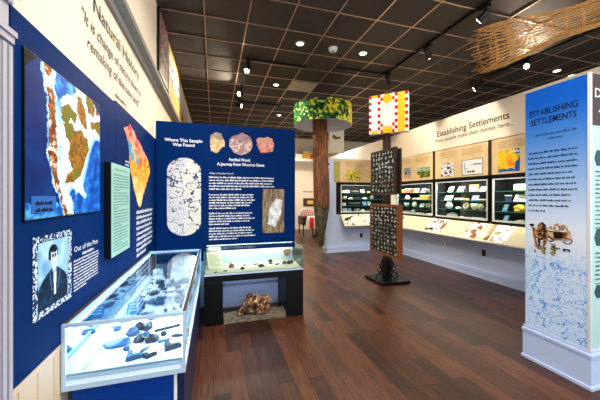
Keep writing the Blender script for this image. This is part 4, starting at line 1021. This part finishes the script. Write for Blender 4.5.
mb = MB(); text_lines(mb, CF, 2.86, 3.6, 1.72, 14, .034, .013, .003, rough=7); text_lines(mb, CF, 2.86, 3.6, 1.08, 8, .034, .013, .003, rough=7); mb.build('body_text', M['tealdk'], pf)

# ================================================================== fish trap basket
A, B = V((3.273, 2.884, 3.35)), V((4.674, 2.051, 3.769))
ft = thing('fish_trap', 'long conical cane fish trap basket hanging from the ceiling at right', 'basket', A)
ax = (B-A).normalized(); L = (B-A).length
u = ax.cross(V((0, 0, 1))).normalized(); w = u.cross(ax)
def rad(t): return .265-.155*t+.02*math.sin(t*9)
NR = 40
mb = MB(); rnd = random.Random(2)
for k in range(NR):
    ph = 2*PI*k/NR; pts = []; e0 = rnd.uniform(-.05, .04)
    for s in range(9):
        t = e0*(1-s/8)+s/8; j = rnd.uniform(-.006, .006); r = rad(max(t, 0))+j
        pts.append(A+ax*(L*t)+u*(r*math.cos(ph+.1*t+j*4))+w*(r*math.sin(ph+.1*t+j*4)))
    mb.tube(pts, rnd.uniform(.0035, .0055), 5)
sp = mb.build('lengthwise_canes', M['reed'], ft); sp['kind'] = 'stuff'
for t in (.05, .14, .26, .42, .62, .85):
    mb = MB(); r = rad(t)*1.0
    for q in (-.008, .008):
        mb.tube([A+ax*(L*t+q+.006*math.sin(k*7))+u*((r+.008*(-1)**k)*math.cos(2*PI*k/24))+w*((r+.008*(-1)**k)*math.sin(2*PI*k/24)) for k in range(24)], .004, 5, closed=True)
    mb.build('hoop', M['reed'], ft)
mb = MB()
for k in range(18):
    ph = 2*PI*k/18; mb.tube([A+u*(.26*math.cos(ph))+w*(.26*math.sin(ph)), A+ax*.25+u*(.17*math.cos(ph))+w*(.17*math.sin(ph)), A+ax*.50+u*(.08*math.cos(ph))+w*(.08*math.sin(ph))], .005, 5)
mb.build('inner_funnel', M['reed'], ft)
for t in (.12, .9):
    p = A+ax*(L*t)+w*rad(t); mb = MB(); mb.tube([p, (p.x, p.y, 4.075)], .003, 5); mb.build('hanging_cord', M['darkwood'], ft)

# ================================================================== ceiling fixtures
def light(kind, loc, energy, color, target=None, size=.1, angle=1.2, blend=.6, name='lamp_light', parent=None):
    d = bpy.data.lights.new(name, kind); d.energy = energy; d.color = color
    if kind == 'SPOT': d.spot_size = angle; d.spot_blend = blend
    if kind in ('SPOT', 'POINT'): d.shadow_soft_size = size
    if kind == 'AREA': d.shape = 'RECTANGLE'; d.size, d.size_y = size
    o = bpy.data.objects.new(name, d); C.objects.link(o); o.location = loc
    if target is not None: o.rotation_euler = (V(target)-V(loc)).to_track_quat('-Z', 'Y').to_euler()
    return o
WARM = (1, .83, .62); WARM2 = (1, .90, .76); COOL = (.62, .80, 1); NEU = (1, .95, .88)
def track(label, segs, base):
    t = thing('track_rail', label, 'track rail', base, 'black lighting tracks')
    for a, b in segs:
        a, b = V(a), V(b); mb = MB(); d = (b-a); hx = .018
        if abs(d.x) > abs(d.y): mb.box(min(a.x, b.x), max(a.x, b.x), a.y-hx, a.y+hx, 4.035, 4.068)
        else: mb.box(a.x-hx, a.x+hx, min(a.y, b.y), max(a.y, b.y), 4.035, 4.068)
        mb.build('rail', M['blackm'], t)
    mb = MB(); a = V(segs[0][0]); mb.box(a.x-.06, a.x+.06, a.y-.03, a.y+.03, 4.03, 4.07); mb.build('power_feed', M['blackm'], t)
    return t
track('black ceiling track running toward the camera at centre right', [((3.46, 5.29, 4), (2.33, 5.29, 4)), ((3.46, 5.27, 4), (3.46, 2.0, 4))], (3.46, 5.29, 4.07))
track('black ceiling track over the blue board, left side', [((.62, 5.44, 4), (1.75, 5.44, 4)), ((.62, 5.46, 4), (.62, 7.95, 4)), ((.64, 7.95, 4), (1.80, 7.95, 4))], (.62, 5.44, 4.07))
track('black ceiling track beyond the right wall under the fish trap', [((5.6, 5.15, 4), (6.9, 5.15, 4)), ((5.6, 5.13, 4), (5.6, 2.2, 4))], (5.6, 5.15, 4.07))
def head(x, y, target, label, lens, energy, angle=1.0, col=WARM):
    p = V((x, y, 4.035)); t = thing('spotlight', label, 'spotlight', p, 'track spotlights')
    d = (V(target)-V((x, y, 3.92))).normalized()
    c = V((x, y, 3.915)); up = d.cross(V((1, 0, 0)))
    if up.length < .1: up = d.cross(V((0, 1, 0)))
    mb = MB(); mb.box(x-.025, x+.025, y-.07, y+.07, 3.99, 4.035); mb.tube([(x, y, 3.99), (x, y, 3.93)], .012, 8); mb.build('adapter', M['blackm'], t)
    mb = MB(); mb.tube([c-d*.075, c-d*.06, c+d*.06, c+d*.085, c+d*.087], [.030, .042, .044, .052, .047], 16); mb.build('housing', M['blackm'], t)
    mb = MB(); mb.tube([c+d*.0872, c+d*.0885], .043, 16); mb.build('lens', lens, t)
    if energy: light('SPOT', c+d*.10, energy, col, target, .035, angle, .5)
head(3.46, 5.20, (4.6, 5.9, 2.6), 'black track spotlight at the corner of the centre right track', M['lamp'], 84, 1.1)
head(3.46, 4.05, (4.65, 4.4, 2.5), 'black track spotlight half way along the centre right track', M['lamp'], 84, 1.1)
head(3.46, 2.98, (2.95, 4.4, 2.9), 'black track spotlight at near end of centre right track', M['lamp'], 90, .9)
head(.62, 5.52, (-.3, 4.0, 2.0), 'black track spotlight at the corner of the left track', M['lamp'], 0, 1.0)
head(.62, 6.95, (-.74, 5.6, 3.5), 'glowing track spotlight half way along left track', M['lamp'], 110, 1.5)
head(.62, 7.80, (2.8, 7.2, 3.4), 'black track spotlight at the far end of left track', M['lamp'], 120, .9)
head(5.6, 4.98, (4.9, 5.8, 3.3), 'glowing track spotlight at far end of the track beyond right wall', M['lamp'], 90, 1.4)
head(5.6, 3.98, (4.1, 2.1, 3.55), 'dazzling track spotlight shining just below the fish trap', M['lampsun'], 120, 1.2)

def can(x, y, label, e, lit=True, col=WARM2):
    t = thing('recessed_light', label, 'ceiling light', (x, y, 4.07), 'small recessed ceiling lights')
    mb = MB(); mb.lathe([(.055, 4.066-4.07), (.075, 4.064-4.07), (.078, 4.079-4.07), (.055, 4.079-4.07)], (x, y, 4.07), 20, cap=False); mb.build('trim_ring', M['plastic'], t)
    mb = MB(); mb.lathe([(.001, 0), (.055, 0)], (x, y, 4.067), 20, cap=False); mb.build('lens', M['can'], t)
    if e: light('SPOT', (x, y, 4.05), e, col, (x, y, 0), .06, 2.5, .8)
can(2.576, 4.654, 'small recessed light right of the smoke detector', 150)
can(1.375, 6.544, 'small recessed light beside the ceiling vent', 150)
can(1.984, 8.98, 'small recessed light beyond the ceiling vent, above the drum canopy', 170)
can(1.39, 4.66, 'small recessed light left of the smoke detector', 150)
can(6.75, 4.16, 'recessed ceiling light left of a pair beyond the pier', 90)
can(7.33, 4.24, 'recessed ceiling light right of a pair beyond the pier', 90)
# unseen fill lights added around the camera and in the far hall
for x, y in ((.6, .6), (2.1, .6), (3.6, .4), (1.3, -1.3), (3.3, -1.5), (4.2, 9.6), (3.0, 10.8), (6.8, 8.5)):
    light('SPOT', (x, y, 4.04), 90 if y < 1 else 150, WARM2, (x, y, 0), .06, 2.6, .8, 'hall_fill_light')
# unseen spots added to brighten left wall, blue partition, fish trap and pier
for p, q, e, an in (((2.6, .8, 4.0), (-.7, 2.1, 2.0), 210, 1.3), ((1.9, 1.9, 4.0), (-.7, 3.0, 2.2), 90, 1.1), ((.6, 1.7, 4.0), (.25, 4.1, 1.9), 90, 1.0), ((1.4, -.4, 4.0), (3.9, 2.5, 3.6), 110, .9), ((.9, -.2, 4.0), (2.8, 1.75, 1.6), 130, .9)):
    light('SPOT', p, e, WARM2 if q[0] < 2.85 else WARM, q, .05, an, .7, 'hall_fill_spot')
sd = thing('smoke_detector', 'white round smoke detector on the ceiling between two recessed lights', 'smoke detector', (1.99, 4.65, 4.07))
mb = MB(); mb.lathe([(.045, -.05), (.06, -.045), (.075, -.02), (.08, .008)], (1.99, 4.65, 4.07), 24); mb.build('housing', M['plastic'], sd)
mb = MB(); mb.lathe([(.012, -.058), (.02, -.05)], (1.99, 4.65, 4.07), 12); mb.build('sensor', M['blackm'], sd)
av = thing('air_vent', 'square pale ceiling air vent behind the drum canopy', 'vent', (1.985, 6.47, 4.06))
mb = MB(); mb.box(1.70, 2.27, 6.19, 6.76, 4.062, 4.069); mb.build('panel', mat('vent_beige', (.74, .66, .58), .5), av)
for k in range(3):
    mb = MB(); s = .27-.08*k; mb.box(1.985-s, 1.985+s, 6.475-s, 6.475+s, 4.054-k*.006, 4.058-k*.006); mb.build('louver', mat('vent_beige', (.74, .66, .58), .5), av)

# ================================================================== beyond the gap
t = thing('wall_poster', 'dark framed poster on the far wall seen through the gap beside the bark column', 'poster', (4.15, 12.39, 1.03))
FW = Frame((0, 12.40, 0), (1, 0, 0), (0, -1, 0))
mb = MB(); FW.slab(mb, 3.85, 4.55, 1.03, 1.40, .001, .02); mb.build('picture_frame', M['darkwood'], t)
graphic('picture', FW, 3.88, 4.52, 1.06, 1.37, 16, 8, lambda a, b: (.88, .74, .40) if .25 < a < .7 and .25 < b < .75 else (.32, .22, .18), .022, t)
t = thing('wall_poster', 'faint white sign with one line of writing above the dark poster', 'poster', (4.2, 12.39, 1.5))
mb = MB(); FW.slab(mb, 3.80, 4.6, 1.62, 1.80, .001, .01); mb.build('board', M['cream'], t)
mb = MB(); text_lines(mb, FW, 3.84, 4.55, 1.75, 1, .08, .05, .012); mb.build('body_text', M['ink'], t)
# shelf with bright boxes high on the far wall
t = thing('wall_shelf', 'long white shelf high on the far wall behind the bark column', 'shelf', (4.0, 12.1, 3.0))
mb = MB(); mb.box(2.9, 4.75, 11.95, 12.33, 3.02, 3.12); mb.build('board', M['white'], t)
for px in (3.1, 4.5):
    mb = MB(); mb.prism([(px, 12.33, 3.02), (px, 12.0, 3.02), (px, 12.33, 2.75)], (.04, 0, 0)); mb.build('bracket', M['white'], t)
for k, (px, w, h, c, n) in enumerate([(3.55, .30, .20, 'cream', 'cream box on the high far shelf, furthest left'), (3.90, .34, .34, 'yellow', 'golden box on the high far shelf, middle one'), (4.28, .36, .26, 'red', 'red box on high far shelf beside the bark column')]):
    specimen('box', 'storage_box', n, 'box', px, 12.13, 3.121, (w, .26, h), [IT[c], IT['white']], 0, k, 'boxes on the high far shelf')
# pedestal table with draped patterned cloth and a rounded chair
ch = thing('armchair', 'round backed white chair with red stripes in the room beyond the gap', 'chair', (3.55, 11.0, 0))
mb = MB(); bk_ = []
for k in range(13):
    a = PI*k/12; bk_.append((3.55+.34*math.cos(a), 11.0, .72+.30*math.sin(a)))
mb.prism(bk_, (0, .10, 0)); mb.build('backrest', M['whitecloth'], ch)
for k in range(7):
    px = 3.30+k*.08; top = .72+.28*math.sqrt(max(0, 1-((px+.015-3.55)/.34)**2))
    mb = MB(); mb.prism([(px, 10.99, .73), (px+.03, 10.99, .73), (px+.07, 10.99, top-.04), (px+.04, 10.99, top-.04)], (0, .012, 0)); mb.build('stripe', M['redcloth'], ch)
mb = MB(); mb.box(3.22, 3.88, 10.45, 11.10, .38, .72); bevel(mb.build('seat', M['darkwood'], ch), .04, 3)
for sx in (3.27, 3.83):
    for sy in (10.5, 11.05):
        mb = MB(); mb.tube([(sx, sy, .38), (sx, sy, 0)], [.03, .02], 8); mb.build('leg', M['darkwood'], ch)
pd = thing('pedestal_table', 'small pedestal table draped with white and red cloth beyond the gap', 'table', (3.78, 10.0, 0))
mb = MB(); mb.lathe([(.16, 0), (.15, .04), (.04, .08), (.035, .35), (.06, .45), (.04, .62), (.03, .72)], (3.60, 10.0, 0), 16); mb.build('pedestal', M['darkwood'], pd)
mb = MB(); mb.lathe([(.30, .72), (.30, .745)], (3.60, 10.0, 0), 24); mb.build('tabletop', M['darkwood'], pd)
mb = MB(); n = 32; vs = []
for (r, z, am) in ((.02, .752, 0), (.30, .752, 0), (.315, .74, .01), (.33, .55, .035), (.335, .36, .05)):
    for j in range(n):
        a = 2*PI*j/n; rr = r+am*math.sin(a*7); vs.append((3.60+rr*math.cos(a), 10.0+rr*math.sin(a), z+(.05*math.sin(a*3) if z < .4 else 0)))
fs = [(i*n+j, i*n+(j+1)%n, (i+1)*n+(j+1)%n, (i+1)*n+j) for i in range(4) for j in range(n)]
mb.add(vs, fs, 0, True); 
for q, fidx in enumerate(mb.f):
    if (q % n)//3 % 3 == 0 and q >= 2*n: mb.m[q] = 1
tag(mb.build('tablecloth', [M['whitecloth'], M['redcloth']], None, (3.60, 10, .4)), 'white and red draped cloth hanging over the small pedestal table', 'tablecloth')
# hanging sign in the far hall
hs = thing('hanging_sign', 'white hanging sign with green leaf mark right of the bark column', 'sign', (4.0, 9.0, 2.9))
mb = MB(); mb.box(3.70, 4.25, 8.98, 9.02, 2.95, 3.75); mb.build('board', M['header'], hs)
HS = Frame((0, 8.98, 0), (1, 0, 0), (0, -1, 0))
mb = MB(); mb.prism([HS(3.80, 3.48, .001), HS(3.92, 3.40, .001), HS(4.12, 3.46, .001), HS(4.14, 3.52, .001), HS(3.98, 3.50, .001), HS(3.86, 3.58, .001)], HS.n*.003); mb.build('leaf_mark', mat('olive_green', (.30, .38, .22), .6), hs)
for px in (3.78, 4.17):
    mb = MB(); mb.tube([(px, 9, 3.75), (px, 9, 4.075)], .006, 6); mb.build('hanging_rod', M['blackm'], hs)

# ================================================================== case lamps, daylight, camera
for px in (X0+.03, X1-.03):
    light('AREA', (px, 2.66, ZT-.037), 7, (.76, .90, 1), (px+(.12 if px < -.4 else -.12), 2.66, .55), (1.85, .014), name='case_led_light')
light('AREA', (.48, 3.90, .84), 2.4, (1, .96, .88), (.48, 3.88, .4), (1.1, .04), name='table_case_led_light')
for y in (5.96, 4.6, 3.22):
    light('AREA', (4.715, y, 1.78), 9, (.95, .97, 1), (4.93, y, 1.2), (1.2, .02), name='wall_case_led_light')
light('AREA', (3.87, 7.115, 1.78), 7, (.95, .97, 1), (3.87, 7.3, 1.2), (1.2, .02), name='wall_case_led_light')

wd = bpy.data.worlds.new('daylight'); bpy.context.scene.world = wd; wd.use_nodes = True
bg = wd.node_tree.nodes['Background']; bg.inputs['Color'].default_value = (.70, .84, 1, 1); bg.inputs['Strength'].default_value = 1.1

cam = bpy.data.cameras.new('camera'); co = bpy.data.objects.new('camera', cam); C.objects.link(co)
f = 288.; yaw = math.atan(86/f)
co.location = (0, 0, 1.5); co.rotation_euler = (PI/2, 0, -yaw)
cam.sensor_width = 36; cam.sensor_fit = 'HORIZONTAL'; cam.lens = 36*f/600; cam.shift_y = -4/600.; cam.clip_start = .02
sc = bpy.context.scene; sc.camera = co
sc.view_settings.view_transform = 'Standard'; sc.view_settings.look = 'None'; sc.view_settings.exposure = 1.0; sc.view_settings.gamma = 1
sc.view_settings.use_curve_mapping = False
